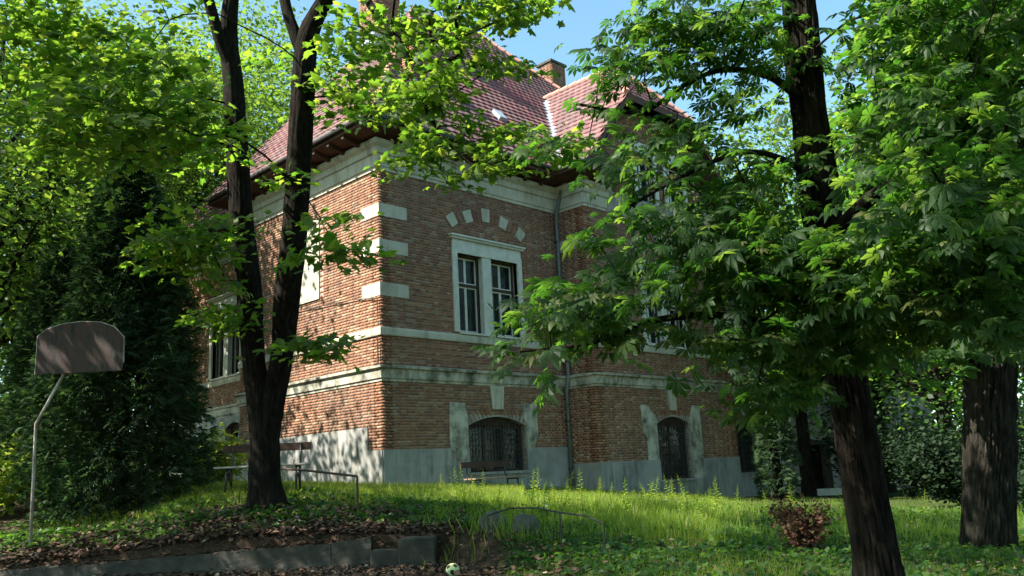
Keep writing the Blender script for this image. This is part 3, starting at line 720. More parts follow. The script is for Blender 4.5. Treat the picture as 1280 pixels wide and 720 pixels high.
# valley flashing
va = np.array([VX0, -OV, EZ+.05]); vb = np.array([GX-.3, VY1-.3, GR-.3])
mb = MB(); t = (vb-va)/np.linalg.norm(vb-va); sd = np.cross(t, (0, 0, 1)); sd /= np.linalg.norm(sd)
mb.add([va+sd*.2+(0, 0, .14), va+(0, 0, .06), va-sd*.2+(0, 0, .14), vb+sd*.2+(0, 0, .14), vb+(0, 0, .06), vb-sd*.2+(0, 0, .14)], [(0, 1, 4, 3), (1, 2, 5, 4)]); mb.build('valley_flashing', M['zinc'], roof)
# little skylight flap on the front slope
def onroof(x, y): return EZ+TP*(y+OV)
p = (5.6, 1.0); z = onroof(*p); mb = MB()
mb.prism([(p[0]-.17, p[1]-.16, z-.1), (p[0]+.17, p[1]-.16, z-.1), (p[0]+.17, p[1]+.16, z+.27), (p[0]-.17, p[1]+.16, z+.27)], (0, -.09, .09)); fix_normals(mb.build('roof_hatch', M['zinc'], roof))
# soffit, fascia, gutter
EP = [(.7, 17.3), (.7, 8.1), (-OV, 8.1), (-OV, -OV), (6.15, -OV), (6.15, PY-OV), (8.45, PY-OV), (8.45, PY+.2)]
WP = [(1.5, 17.3), (1.5, 7.3), (0, 7.3), (0, 0), (6.95, 0), (6.95, PY), (7.95, PY), (7.95, PY+.2)]
EP2 = [(13.6, -OV), (19.55, -OV), (19.55, 17.3)]; WP2 = [(13.6, 0), (18.75, 0), (18.75, 17.3)]
for A, B in ((WP, EP), (WP2, EP2)):
    mb = MB(); n = len(A)
    mb.add([(*a, 9.0) for a in A]+[(*b, 9.12) for b in B]+[(*b, 9.30) for b in B]+[(*a, 9.30) for a in A],
           [(i, i+1, n+i+1, n+i) for i in range(n-1)]+[(n+i, n+i+1, 2*n+i+1, 2*n+i) for i in range(n-1)]+[(2*n+i, 2*n+i+1, 3*n+i+1, 3*n+i) for i in range(n-1)])
    mb.build('soffit', M['soffit'], roof)
    mb = MB()
    path = offset_path(B, .07); mb.tube([(p[0], p[1], 9.27) for p in path], .07, 8); mb.build('gutter', M['iron'], roof)
# rafter tails under the eaves
def tails(fc, us):
    for u in us:
        mb = MB(); mb.prism([P3(fc, u-.05, 8.99, .02), P3(fc, u-.05, 8.90, .28), P3(fc, u-.05, 9.02, OV-.03), P3(fc, u-.05, 9.11, OV-.03)], (fc['a'][0]*.1, fc['a'][1]*.1, 0)); fix_normals(mb.build('rafter_tail', M['dkwood'], roof))
tails(front, np.arange(.4, 6.2, .7)); tails(left, np.arange(.5, 7.3, .7))
# the small pent roof over the corner pier of the bay
slab('roof_deck', [(6.15, PY-OV, EZ), (8.45, PY-OV, EZ), (8.45, PY+.15, EZ+1.1), (7.1, PY+.15, EZ+1.1), (6.15, -OV, EZ+.02)], M['soffit'])
# chimneys
def chimney(x, y, wx, wy, z0, z1):
    c = bpy.data.objects.new('chimney', None); COL.objects.link(c); c.parent = house
    mb = MB(); mb.box((x-wx/2, y-wy/2, z0), (x+wx/2, y+wy/2, z1)); mb.build('stack', M['mortar'], c)
    V = []; z = z1-.08; row = 0
    while z > z0:
        for (fx, fy, ax, ay, L) in ((x-wx/2, y-wy/2, 1, 0, wx), (x-wx/2, y+wy/2, 0, -1, wy), (x+wx/2, y-wy/2, 0, 1, wy)):
            nn = (ay, -ax); fc = dict(o=(fx, fy), a=(ax, ay), nn=nn)
            nb = max(2, round(L/.2)); 
            for k in range(nb): 
                a = L*k/nb+.005; b = L*(k+1)/nb-.005
                V.append([P3(fc, u, zz, o_) for o_ in (-.01, .01+rng.uniform(0, .004)) for (u, zz) in ((a, z-.03), (b, z-.03), (b, z+.03), (a, z+.03))])
        z -= .077
    V = np.array(V); o = np_mesh('brick', V.reshape(-1, 3), (BF[None]+np.arange(len(V))[:, None, None]*8).reshape(-1, 4), M['brick'], c, v=np.repeat(rng.random(len(V)), 5)); fix_normals(o); o['kind'] = 'stuff'
    mb = MB(); mb.box((x-wx/2-.08, y-wy/2-.08, z1), (x+wx/2+.08, y+wy/2+.08, z1+.12)); mb.build('cap', M['concrete'], c, bevel=.01)
    mb = MB(); mb.box((x-wx/2-.04, y-wy/2-.04, z0+.0), (x+wx/2+.04, y+wy/2+.04, z0+.55)); mb.build('flashing', M['zinc'], c)
def roofhit(px, py):
    d = at(px, py, 1)-CAM; t = (EZ-TP*(-OV)-CAM[2]+TP*CAM[1])/(d[2]-TP*d[1]); return CAM+d*t
h = roofhit(521, 100); chimney(h[0], h[1]+.1, .55, .5, h[2]-.5, h[2]+1.15)
h = roofhit(485, 40); chimney(h[0]+.1, h[1]+.6, 1.1, .9, h[2]-.6, h[2]+3.4)
q = at(691, 112, 40.5); chimney(q[0], q[1], .95, .8, q[2]-2.2, q[2]+1.1)
# downpipe in the inner corner
mb = MB(); mb.tube([(6.75, -OV-.06, 9.2), (6.77, -.5, 8.95), (6.80, -.32, 8.6), (6.80, -.14, 8.1), (6.80, -.12, 4.1), (6.80, -.22, 3.9), (6.80, -.24, 3.0), (6.80, -.13, 2.5), (6.80, -.12, -.3)], .055, 10)
dp = mb.build('downpipe', M['pipe'], house, smooth=True)
for z in (7.2, 5.4, 3.4, 1.6, .2):
    mb = MB(); y = -.22 if 3 < z < 3.9 else -.12; mb.tube([(6.80, y, z), (6.80, y, z+.06)], .07, 10); mb.box((6.78, y, z+.01), (6.82, 0, z+.05)); mb.build('pipe_clip', M['iron'], dp)

# cable along the left wall
mb = MB(); mb.tube([(-.03, 7.0, 5.35), (-.05, 5, 5.12), (-.05, 3, 4.98), (-.05, 1, 4.86), (-.06, .05, 4.72)], .012, 5); mb.tube([(-.06, .05, 4.72), (-.06, .03, 4.0)], .012, 5)
tag(mb.build('cable', M['iron']), 'thin black cable slung along the sunlit left wall of the brick house', 'cable')
mb = MB(); mb.tube([(-.06, .06, 3.76), (-.07, .05, 3.02)], .018, 6); mb.build('conduit', M['iron'], house)

# ------------------------------------------------------------------ benches
def bench(name, x, y, rot, L, label, seatm, backm, dz=.03):
    z = hz(x, y); e = empty(name, (x, y, z+dz), label, 'bench', 'benches beside the house'); e.rotation_euler = (0, 0, rot)
    for k, yy in enumerate((-.16, -.01, .14)):
        mb = MB(); mb.box((-L/2, yy-.065, .44), (L/2, yy+.065, .475)); mb.build('seat_plank', M[seatm], e, bevel=.006)
    for k, zz in enumerate((.74,)):
        mb = MB(); mb.box((-L/2+.02, .30, zz), (L/2-.02, .335, zz+.15)); mb.build('back_plank', M[backm], e, bevel=.006)
    for s in (-1, 1):
        x_ = s*(L/2-.22)
        mb = MB(); mb.tube([(x_, -.22, 0), (x_, -.16, .43)], .02, 6); mb.tube([(x_, .22, 0), (x_, .20, .42), (x_, .29, .60), (x_, .30, .88)], .02, 6)
        mb.tube([(x_, -.2, .425), (x_, .22, .425)], .018, 6); mb.tube([(x_, -.17, .10), (x_, .0, .30), (x_, .18, .12)], .014, 6)
        mb.build('leg', M['iron'], e, smooth=True)
    return e
c = at(329, 600, 16.7); bench('bench', c[0], c[1], -math.radians(42), 1.75, 'weathered wooden bench behind the forked tree trunk facing the camera', 'slatw', 'dkwood', .05)
bench('bench', 2.75, -1.05, math.radians(3), 1.85, 'dark wooden bench below the barred basement window of the house front', 'slat', 'dkwood', -.10)

# low railing beside the maple trunk
def railing(name, pts, hgt, label, m='rust', r=.02, extra=()):
    z0 = [hz(p[0], p[1]) for p in pts]; e = empty(name, (pts[0][0], pts[0][1], z0[0]), label, 'railing')
    base = np.array([pts[0][0], pts[0][1], z0[0]])
    top = [np.array([p[0], p[1], z+h_])-base for p, z, h_ in zip(pts, z0, hgt)]
    mb = MB(); mb.tube(top, r*1.15, 6); mb.build('top_rail', M[m], e)
    for i, (p, z) in enumerate(zip(pts, z0)):
        if i in extra: continue
        mb = MB(); mb.tube([np.array([p[0], p[1], z-.1])-base, top[i]], r, 6); mb.build('post', M[m], e)
    return e
a = at(322, 640, 16.2); b = at(447, 640, 15.2)
railing('railing', [(a[0], a[1]), ((a[0]+b[0])/2, (a[1]+b[1])/2), (b[0], b[1])], [.56, .60, .62], 'low rusty metal railing beside the base of the forked tree', extra=(1,))
P = [at(px, 680, d)[:2] for px, d in ((611, 12.6), (640, 12.7), (672, 12.6), (702, 12.2), (735, 11.8), (756, 11.6))]
railing('playground_frame', P, [.5, .5, .5, .5, .5, .42], 'low bent metal frame on thin posts at the edge of the sunlit grass', extra=(1, 2, 4), m='iron', r=.011)

# two half sunk stones
def blob(name, c, r, label, m, grp=None, cat='stone', seed=1, sub=3):
    import bmesh
    from mathutils import noise as mn
    bm = bmesh.new(); bmesh.ops.create_icosphere(bm, subdivisions=sub, radius=1)
    for v_ in bm.verts:
        n_ = mn.noise(v_.co*1.6+Vector((seed, 0, 0)))*.22+mn.noise(v_.co*5+Vector((seed, 0, 0)))*.06
        v_.co = Vector((v_.co.x*r[0], v_.co.y*r[1], v_.co.z*r[2]))*(1+n_)
    me = bpy.data.meshes.new(name); bm.to_mesh(me); bm.free(); me.materials.append(M[m])
    me.polygons.foreach_set('use_smooth', [True]*len(me.polygons))
    o = bpy.data.objects.new(name, me); COL.objects.link(o); o.location = c
    return tag(o, label, cat, grp)
for px, d, lab, sd_ in ((616, 13.7, 'dark mossy boulder in the grass, the left of a pair', 3), (657, 13.4, 'dark mossy boulder in the grass, the right of a pair', 9)):
    p = at(px, 650, d); blob('boulder', (p[0], p[1], hz(p[0], p[1])+.1), (.24, .2, .19), lab, 'moss', 'boulders behind the metal frame', seed=sd_)

# ------------------------------------------------------------------ retaining wall of the court
rw = empty('retaining_wall', (*to_xy(-2.3, 13.7), LOW), 'low weathered concrete retaining wall along the sunken court', 'wall')
s_ = -16.0; base = np.array([*to_xy(-2.3, 13.7), LOW]); k = 0
while s_ < -2.35:
    L = min(2.1+rng.uniform(-.5, .5), -2.3-s_); s1 = s_+L
    pts = []
    zt = [float(upper(np.array([q]), np.array([14.0]))[0])+.04+rng.uniform(-.012, .012) for q in (s_, s1)]
    zt = [float(np.interp(q, [-16, -8.4, -6.4, -4, -2.3], [-.96, -.93, -.87, -.78, -.70]))+rng.uniform(-.03, .02) for q in (s_, s1)]
    j = rng.uniform(-.02, .02)
    for q, z in ((s_+.006, zt[0]), (s1-.006, zt[1])):
        for dd in (-.14+j, .10+j):
            x, y = to_xy(q, wall_d(q)+dd); pts += [(x, y, LOW-.3), (x, y, z)]
    pts = [np.array(p)-base for p in pts]
    mb = MB(); mb.add(pts, [(0, 1, 5, 4), (2, 6, 7, 3), (1, 3, 7, 5), (0, 2, 3, 1), (4, 5, 7, 6)]); o = fix_normals(mb.build('concrete_block', M['concrete'], rw))
    import bmesh as _bm
    from mathutils import noise as _mn
    b_ = _bm.new(); b_.from_mesh(o.data); _bm.ops.subdivide_edges(b_, edges=b_.edges, cuts=9, use_grid_fill=True)
    for v_ in b_.verts:
        w_p = v_.co*6; v_.co += Vector((_mn.noise(w_p), _mn.noise(w_p+Vector((9, 0, 0))), _mn.noise(w_p*1.3+Vector((0, 7, 0)))*1.3))*.022
    b_.to_mesh(o.data); b_.free()
    s_ = s1; k += 1
def sdbox(name, s0, s1, d0, d1, z0, z1, m, label, cat, skew=0):
    b0 = np.array([*to_xy((s0+s1)/2, (d0+d1)/2), z0]); V = []
    for z in (z0, z1):
        for (s, d) in ((s0, d0), (s1, d0+skew), (s1, d1+skew), (s0, d1)): V.append(np.array([*to_xy(s, d), z])-b0)
    mb = MB(); mb.add(V, [(0, 3, 2, 1), (4, 5, 6, 7), (0, 1, 5, 4), (1, 2, 6, 5), (2, 3, 7, 6), (3, 0, 4, 7)])
    o = mb.build(name, M[m], None, bevel=.02); o.location = b0; return tag(o, label, cat)
sdbox('concrete_block', -1.84, -1.32, 13.15, 13.65, LOW-.1, -.70, 'concrete', 'squat pale concrete block standing at the right end of the retaining wall', 'concrete block', skew=.12)
sdbox('step_slab', -2.28, -1.86, 13.35, 14.0, LOW-.1, -.86, 'concrete', 'dark low concrete step between the retaining wall and the squat block', 'step')

# football
import bmesh
bm = bmesh.new(); bmesh.ops.create_icosphere(bm, subdivisions=5, radius=.092)
ico = bmesh.new(); bmesh.ops.create_icosphere(ico, subdivisions=1, radius=1); dirs = [v_.co.normalized() for v_ in ico.verts]; ico.free()
rotm = Matrix.Rotation(.35, 3, 'X') @ Matrix.Rotation(.5, 3, 'Z')
for f in bm.faces:
    c = (rotm @ f.calc_center_median().normalized()); dmax = sorted([c.dot(q) for q in dirs])
    f.material_index = 1 if dmax[-1] > math.cos(math.radians(19)) else 0; f.smooth = True
for v_ in bm.verts:
    c = rotm @ v_.co.normalized(); dd = sorted([c.dot(q) for q in dirs])
    if dd[-1]-dd[-2] < .02: v_.co *= .985
me = bpy.data.meshes.new('football'); bm.to_mesh(me); bm.free()
me.materials.append(mat('ball_yellow', [(.3, (.55, .58, .22)), (.7, (.72, .74, .42))], 20, rough=.5)); me.materials.append(mat('ball_black', [(.3, (.015, .015, .015)), (.7, (.03, .03, .03))], 20, rough=.5))
p = at(566, 715, 11.5); o = bpy.data.objects.new('football', me); COL.objects.link(o); o.location = (p[0], p[1], hz(p[0], p[1])+.088)
tag(o, 'small pale yellow football with black patches lying on the court floor', 'ball')

# ------------------------------------------------------------------ basketball board
pb = at(38, 684, 14.6); pb = np.array([pb[0], pb[1], hz(pb[0], pb[1])])
hoop = empty('basketball_board', pb, 'weathered fan shaped basketball board on a thin bent pole', 'basketball board')
e1 = at(45, 530, 14.6)-pb; e2 = at(80, 467, 14.6)-pb; e3 = at(82, 440, 14.7)-pb
mb = MB(); mb.tube([(0, 0, -.1), e1*.5, e1, e2, e3], [.028, .026, .025, .022, .02], 10); mb.build('pole', M['galv'], hoop, smooth=True)
bc = at(101, 436, 14.5)-pb; rr = np.array([*SH, 0]); 
sc_ = 14.5/FOC
poly = [(-54, -30), (-54, 18), (-44, 26), (-24, 32), (0, 34), (24, 32), (42, 25), (54, 12), (55, -20), (53, -30)]
P = [bc+rr*(a*sc_)+np.array([0, 0, 1.])*(b*sc_) for a, b in poly]
mb = MB(); mb.prism(P, (-FH[0]*.035, -FH[1]*.035, 0)); fix_normals(mb.build('backboard', M['board'], hoop))
mb = MB(); mb.tube([p_-np.array([*FH, 0])*.02 for p_ in P[:9]], .014, 6); mb.build('rim_strip', M['galv'], hoop)
for s in (-.2, .2):
    mb = MB(); q = bc+rr*s; mb.tube([e3, q+np.array([*FH, 0])*.02], .015, 6); mb.build('brace', M['galv'], hoop)
# ------------------------------------------------------------------ far outbuilding on the right
sh = empty('outbuilding', (24, -3, -1.4), 'pale weathered outbuilding seen between the trunks on the right', 'building')
A = at(985, 600, 36); B = at(1175, 600, 37); A[2] = B[2] = -1.4; ab = (B-A); Ls = np.linalg.norm(ab[:2]); ab = ab/Ls
fcs = dict(n='shed', o=(A[0], A[1]), a=(ab[0], ab[1]), nn=(-FH[0], -FH[1]), L=Ls, holes=[])
def P3s(u, z, o): p = P3(fcs, u, z, o); return (p[0]-24, p[1]+3, z+1.4)
def sbox(name, m, u0, u1, z0, z1, o0, o1):
    c = [P3s(u, z, o) for o in (o0, o1) for (u, z) in ((u0, z0), (u1, z0), (u1, z1), (u0, z1))]
    mb = MB(); mb.add(c, [(0, 1, 2, 3), (4, 7, 6, 5), (0, 4, 5, 1), (1, 5, 6, 2), (2, 6, 7, 3), (3, 7, 4, 0)]); return fix_normals(mb.build(name, M[m], sh))
sbox('wall', 'shed', 0, .55, -1.4, 3.4, -3, 0); sbox('wall', 'shed', 2.0, Ls, -1.4, 3.4, -3, -.0); sbox('wall', 'shed', .55, 2.0, .75, 3.4, -3, -.02)
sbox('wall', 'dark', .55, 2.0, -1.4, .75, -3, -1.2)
sbox('roof', 'dkwood', -.5, Ls+.5, 3.4, 3.55, -3.4, .6); sbox('lintel', 'concrete', .5, 2.05, .75, .95, 0, .06)
sbox('door', 'dkwood', 3.6, 4.6, -1.2, 1.0, -.02, .05); sbox('window', 'glass', .7, 1.7, 1.6, 2.4, 0, .04)
p0 = at(1030, 620, 33)
o = sdbox('trough', *(lambda s, d: (s-.75, s+.75, d-.2, d+.2))(*to_sd(p0[0], p0[1])), hz(p0[0], p0[1])-.05, -.95, 'white', 'long low white trough in front of the pale outbuilding', 'trough')

# ------------------------------------------------------------------ trees
def shadow_lit(P):
    """True where a leaf cluster at P would shade the clearing or the sunlit corner wall"""
    x, y, z = P
    gzv = -.5; t = (z-gzv)/SUN[2]; xs, ys = x-SUN[0]*t, y-SUN[1]*t
    if litpoly_ground(np.array([xs]), np.array([ys]))[0]: return 'ground'
    if x < 0:
        t = x/SUN[0]; ys, zs = y-SUN[1]*t, z-SUN[2]*t
        if .0 < ys < 5.2 and .2 < zs < 8: return 'wall'
    return ''
def tube_mesh(paths, sides):
    mb = MB()
    for pts, rad in paths: mb.tube(pts, rad, sides, cap=True)
    return mb
def smooth_path(pts, n):
    """Catmull-Rom through pts (x, y, z, r)"""
    P = np.array(pts, float); P = np.vstack([2*P[0]-P[1], P, 2*P[-1]-P[-2]]); out = []
    for i in range(1, len(P)-2):
        for t in np.linspace(0, 1, n, endpoint=False):
            a, b, c, d = P[i-1], P[i], P[i+1], P[i+2]
            out.append(.5*((2*b)+(-a+c)*t+(2*a-5*b+4*c-d)*t*t+(-a+3*b-3*c+d)*t**3))
    out.append(P[-2]); return np.array(out)
def trunk_mesh(name, stems, m, parent, base, sides=22, rough=.06, flare=None, ridge=0, freq=9):
    """stems: list of smoothed (n,4) arrays; ridged bark displaced in the mesh"""
    from mathutils import noise as mn
    V = []; F = []
    for S in stems:
        k0 = len(V); n = len(S); prev = None
        for i in range(n):
            p = S[i, :3]; r = S[i, 3]; t = S[min(i+1, n-1), :3]-S[max(i-1, 0), :3]; t /= np.linalg.norm(t)
            e = np.cross(t, (0, 1, 0)) if prev is None else prev-t*(prev@t); e /= np.linalg.norm(e); prev = e; g = np.cross(t, e)
            for k in range(sides):
                an = 2*math.pi*k/sides; dr = e*math.cos(an)+g*math.sin(an); q = p+dr*r
                nz = mn.noise(Vector((dr[0]*5, dr[1]*5, q[2]*1.1+k0)))*.9+mn.noise(Vector((dr[0]*13, dr[1]*13, q[2]*3)))*.5
                rr_ = r*(1+rough*nz)
                if ridge:
                    a_ = mn.noise(Vector((dr[0]*freq, dr[1]*freq, q[2]*1.5))); b_ = mn.noise(Vector((dr[0]*freq*2, dr[1]*freq*2, q[2]*4+9)))
                    rr_ += ridge*(1-min(1, abs(a_)*3.2))*-1.0+ridge*.5*b_
                if flare is not None and q[2] < flare+.6:
                    f = max(0, 1-(q[2]-flare)/.6); rr_ *= 1+f*f*(.14+.12*math.sin(an*5+1.3))
                V.append(p+dr*rr_)
        F += [(k0+i*sides+k, k0+i*sides+(k+1) % sides, k0+(i+1)*sides+(k+1) % sides, k0+(i+1)*sides+k) for i in range(n-1) for k in range(sides)]
    return np_mesh(name, np.array(V)-np.array(base), np.array(F), m, parent, smooth=True)
def grow(root, base, stems, sprays, barkm, seed, minr=.005, attach_from=.35, lim=.45, sides=5):
    """join every spray to the nearest stem or branch node; each first order limb becomes a part"""
    rg = np.random.default_rng(seed)
    nodes = []; par = []; rootid = []
    for S in stems:
        for p in S[int(len(S)*attach_from):]: nodes.append(p[:3]); par.append(-1); rootid.append(-1)
    nst = len(nodes); stem_r = np.concatenate([S[int(len(S)*attach_from):, 3] for S in stems])
    nodes = [np.array(p) for p in nodes]; sp = np.array(sprays); st = np.array(nodes)
    dist = np.array([np.min(np.linalg.norm(st-s, axis=1)) for s in sp]); tips = []
    N = np.array(nodes); 
    dn = np.zeros(len(N))
    for j in np.argsort(dist):
        s = sp[j]; dd = np.linalg.norm(N-s, axis=1)
        cost = dd+.35*dn+np.where(np.arange(len(N)) < nst, .0, 0)+np.maximum(0, N[:, 2]-s[2]-0)*.15
        b = int(np.argmin(cost)); L = dd[b]; k = max(1, int(L/.35)); p0 = N[b]; last = b
        new = []
        for q in range(1, k+1):
            t = q/k; p = p0+(s-p0)*t+np.array([0, 0, .12*L*math.sin(math.pi*t)*(1 if p0[2] < s[2]+1 else .5)])
            if q < k: p = p+rg.normal(0, .035*min(L, 1.5), 3)
            new.append(p); par.append(last); last = nst+len(par)-nst-1
        N = np.vstack([N, np.array(new)]); 
        # distance along the branch from the stem
        dv = dn[b]; prevp = p0; app = []
        for p in new: dv += np.linalg.norm(p-prevp); prevp = p; app.append(dv)
        dn = np.concatenate([dn, app]); tips.append(last)
    n = len(N); par = np.array(par); w_ = np.zeros(n)
    for t in tips: w_[t] += 1
    for i in range(n-1, nst-1, -1):
        if par[i] >= 0: w_[par[i]] += w_[i]
    rad = minr*np.maximum(w_, 1)**lim
    kids = {}
    for i in range(nst, n): kids.setdefault(par[i], []).append(i)
    # chains, grouped by first order limb
    for b in range(nst):
        for c in kids.get(b, []):
            chains = []; stack = [(b, c)]
            while stack:
                a, i = stack.pop(); ch = [a, i]
                while True:
                    ks = kids.get(i, [])
                    if not ks: break
                    ks = sorted(ks, key=lambda q: -w_[q])
                    for q in ks[1:]: stack.append((i, q))
                    i = ks[0]; ch.append(i)
                chains.append(ch)
            mb = MB()
            for ch in chains:
                rr_ = [min(rad[i], (stem_r[b] if a_ == 0 else 9)*.8) for a_, i in enumerate(ch)]; rr_[0] = min(rad[ch[1]]*1.15, rr_[0] if ch[0] < nst else 9) if len(ch) > 1 else rr_[0]
                if ch[0] < nst: rr_[0] = rad[ch[1]]*1.3
                mb.tube([N[i]-base for i in ch], rr_, sides, cap=False)
            mb.build('branch' if w_[c] > 2 else 'twig', barkm, root, smooth=True)
    return N, par, tips
def leaves_for(sprays, axisfrom, n, R, size, seed, droop=.25, flat=.16, jit=.45, szj=.34, nup=(0, 0, 1)):
    """positions, normals, headings and sizes of the leaves of each flat spray"""
    rg = np.random.default_rng(seed); sp = np.asarray(sprays); m = len(sp)
    ax = sp-np.asarray(axisfrom); ax[:, 2] *= .15; ax = ax+rg.normal(0, .35, ax.shape)*np.linalg.norm(ax, axis=1, keepdims=True)*.6; ax /= np.linalg.norm(ax, axis=1, keepdims=True)+1e-9
    tilt = rg.normal(0, .22, (m, 3)); nrm = np.array(nup)+tilt; nrm /= np.linalg.norm(nrm, axis=1, keepdims=True)
    ax = ax-nrm*np.sum(ax*nrm, 1, keepdims=True); ax /= np.linalg.norm(ax, axis=1, keepdims=True); sd = np.cross(ax, nrm)
    sp_ = np.repeat(sp, n, 0); ax_ = np.repeat(ax, n, 0); sd_ = np.repeat(sd, n, 0); nr_ = np.repeat(nrm, n, 0); k = m*n
    a = rg.uniform(-1, 1, k)*R; b = rg.normal(0, .5, k)*R*.8; c = rg.normal(0, flat, k)*R
    C = sp_+ax_*a[:, None]+sd_*b[:, None]+nr_*c[:, None]; C[:, 2] -= droop*(a/R+.3)**2*R*.4
    N = nr_+rg.normal(0, jit, (k, 3)); N /= np.linalg.norm(N, axis=1, keepdims=True)
    H = ax_+sd_*(np.sign(b)*rg.uniform(.2, 1.2, k))[:, None]+np.array([0, 0, -1])*rg.uniform(0, .7, k)[:, None]
    S = size*(1+rg.normal(0, szj, k)).clip(.5, 1.6)
    return C, N, H, S
def foliage(name, root, base, tpl, C, N, H, S, m, nsingle=0, box=None, seed=0):
    rg = np.random.default_rng(seed); tpl = tpl if isinstance(tpl, list) else [tpl]
    dcam = np.linalg.norm(C-CAM, axis=1); keep = dcam > 2.4; C, N, H, S = C[keep], N[keep], H[keep], S[keep]
    single = np.zeros(0, int)
    if nsingle:
        x, y, z = proj(C); ok = (x > 0) & (x < 1280) & (y > 0) & (y < 720) & (((C-CAM)@fw) > 1); sc2 = np.where(ok, S/z, 0)
        single = np.argsort(-sc2)[:nsingle]; single = single[sc2[single] > 0]
    rest = np.setdiff1d(np.arange(len(C)), single)
    Vs = []; Fs = []; cs_ = []; off = 0; nt_ = len(tpl)
    for q, (T_, TF_) in enumerate(tpl):
        rq = rest[q::nt_]; V, F = place(T_, TF_, C[rq]-base, N[rq], H[rq], S[rq]); Vs.append(V); Fs.append(F+off); off += len(V); cs_.append(np.repeat(rg.random(len(rq)), len(TF_)))
    o = np_mesh(name, np.vstack(Vs), np.vstack(Fs), m, root, v=np.concatenate(cs_)); o['kind'] = 'stuff'
    if len(single):
        mes = []
        for T_, TF_ in tpl:
            me = bpy.data.meshes.new('leaf'); me.from_pydata(T_.tolist(), [], [tuple(f) for f in TF_.tolist()]); me.materials.append(m); mes.append(me)
        for i in single:
            b = bpy.data.objects.new('leaf', mes[int(i) % len(mes)]); COL.objects.link(b); b.parent = root
            n_ = N[i]/np.linalg.norm(N[i]); h_ = H[i]-n_*(H[i]@n_); h_ /= np.linalg.norm(h_); x_ = np.cross(h_, n_); s = S[i]; c = C[i]-base
            b.matrix_local = Matrix([[x_[0]*s, h_[0]*s, n_[0]*s, c[0]], [x_[1]*s, h_[1]*s, n_[1]*s, c[1]], [x_[2]*s, h_[2]*s, n_[2]*s, c[2]], [0, 0, 0, 1]])
    return o
def blobs(L, seed, pg=.97, pw=.9):
    """sample spray centres inside ellipsoids given as seen from the path: (px, py, rx, ry, depth, thickness, count)"""
    rg = np.random.default_rng(seed); out = []
    for px, py, rx, ry, d, td, n in L:
        for _ in range(n):
            while True:
                q = rg.uniform(-1, 1, 3)
                if q@q < 1: break
            p = at(px+q[0]*rx, py+q[1]*ry, d+q[2]*td); sl2 = shadow_lit(p)
            if sl2 == 'ground' and rg.random() < pg: continue
            if sl2 == 'wall' and rg.random() < pw: continue
            if p[2] < hz(p[0], p[1])+.5: continue
            if p[0] > -.45 and p[0] < 19 and p[1] > -.5 and p[2] < 12: continue
            out.append(p)
    return np.array(out)
def stem(pts, n=7):      # (px, py, depth, radius) -> smoothed world path
    return smooth_path([(*at(px, py, d), r) for px, py, d, r in pts], n)

# --- forked maple left of the corner
b0 = at(333, 634, 15.5); b0[2] = hz(b0[0], b0[1])
mp = empty('maple_tree', b0, 'forked maple with two dark stems and bright yellow green leaves left of the house corner', 'tree', 'trees in the garden')
r_ = 15.5/FOC
lower_ = [(333, 640, 15.5, 23*r_), (331, 600, 15.5, 19.5*r_), (331, 550, 15.5, 18*r_), (332, 505, 15.5, 25*r_), (331, 478, 15.5, 27*r_)]
st1 = stem(lower_[:3]+[(324, 500, 15.5, 15.5*r_), (316, 440, 15.5, 14*r_), (312, 370, 15.6, 16*r_), (303, 290, 15.7, 15*r_), (297, 200, 15.8, 14*r_), (292, 110, 15.9, 13*r_), (286, 40, 16, 11*r_), (292, -40, 16, 9*r_), (300, -160, 16.1, 6*r_)], 12)
st2 = stem(lower_[:3]+[(341, 500, 15.5, 15.5*r_), (353, 440, 15.4, 14*r_), (358, 380, 15.3, 16*r_), (367, 300, 15.2, 15.5*r_), (374, 200, 15.1, 15*r_), (379, 110, 15, 14.5*r_), (384, 50, 15, 13*r_), (404, 5, 14.9, 10*r_), (440, -50, 14.7, 7*r_), (470, -120, 14.5, 5*r_)], 12)
st3 = stem([(288, 80, 15.9, 9*r_), (275, 50, 15.8, 7.5*r_), (262, 5, 15.7, 6.5*r_), (240, -70, 15.5, 5*r_)])
st4 = stem([(382, 75, 15, 9*r_), (368, 40, 15, 7.5*r_), (356, 0, 15.1, 6.5*r_), (345, -90, 15.2, 5*r_)])
limb = stem([(440, -50, 14.7, 5*r_), (462, 5, 13.4, 4.5*r_), (490, 40, 12.6, 4*r_), (520, 85, 12, 3.2*r_), (535, 140, 11.6, 2.2*r_), (560, 180, 11.3, 1.4*r_)])
trunk_mesh('trunk', [st1, st2], M['bark'], mp, b0, flare=b0[2]+.05, sides=60, ridge=.014, freq=7)
for s_ in (st3, st4): trunk_mesh('branch', [s_], M['bark'], mp, b0, sides=12)
trunk_mesh('branch', [limb], M['bark'], mp, b0, sides=8)
ML = [  # left side canopy, bright
    (190, 50, 130, 60, 13.5, 2.0, 44), (150, 120, 110, 50, 13, 2, 32), (230, 150, 80, 60, 14, 1.8, 30), (120, 185, 80, 26, 13, 1.2, 8), (240, 230, 50, 40, 14.5, 1.5, 12), (215, 290, 30, 40, 13.8, .8, 3),
    (330, 60, 60, 70, 16.8, 1.0, 28), (335, 190, 60, 80, 16.8, .8, 28), (425, 100, 45, 70, 14.8, 1.5, 26), (425, 160, 50, 34, 14.4, 1.0, 16), (260, 60, 40, 60, 15.5, 1, 12), (270, 200, 40, 60, 15.2, .8, 10), (80, 20, 80, 40, 13.5, 1.5, 12), (285, 110, 60, 90, 14.4, .6, 12), (340, 130, 60, 90, 13.8, .6, 9),
    # upper crown above the picture
    (330, -120, 230, 100, 15.5, 3.5, 80), (120, -70, 150, 50, 14.5, 3, 24), (470, -110, 110, 70, 14, 2.5, 20)]
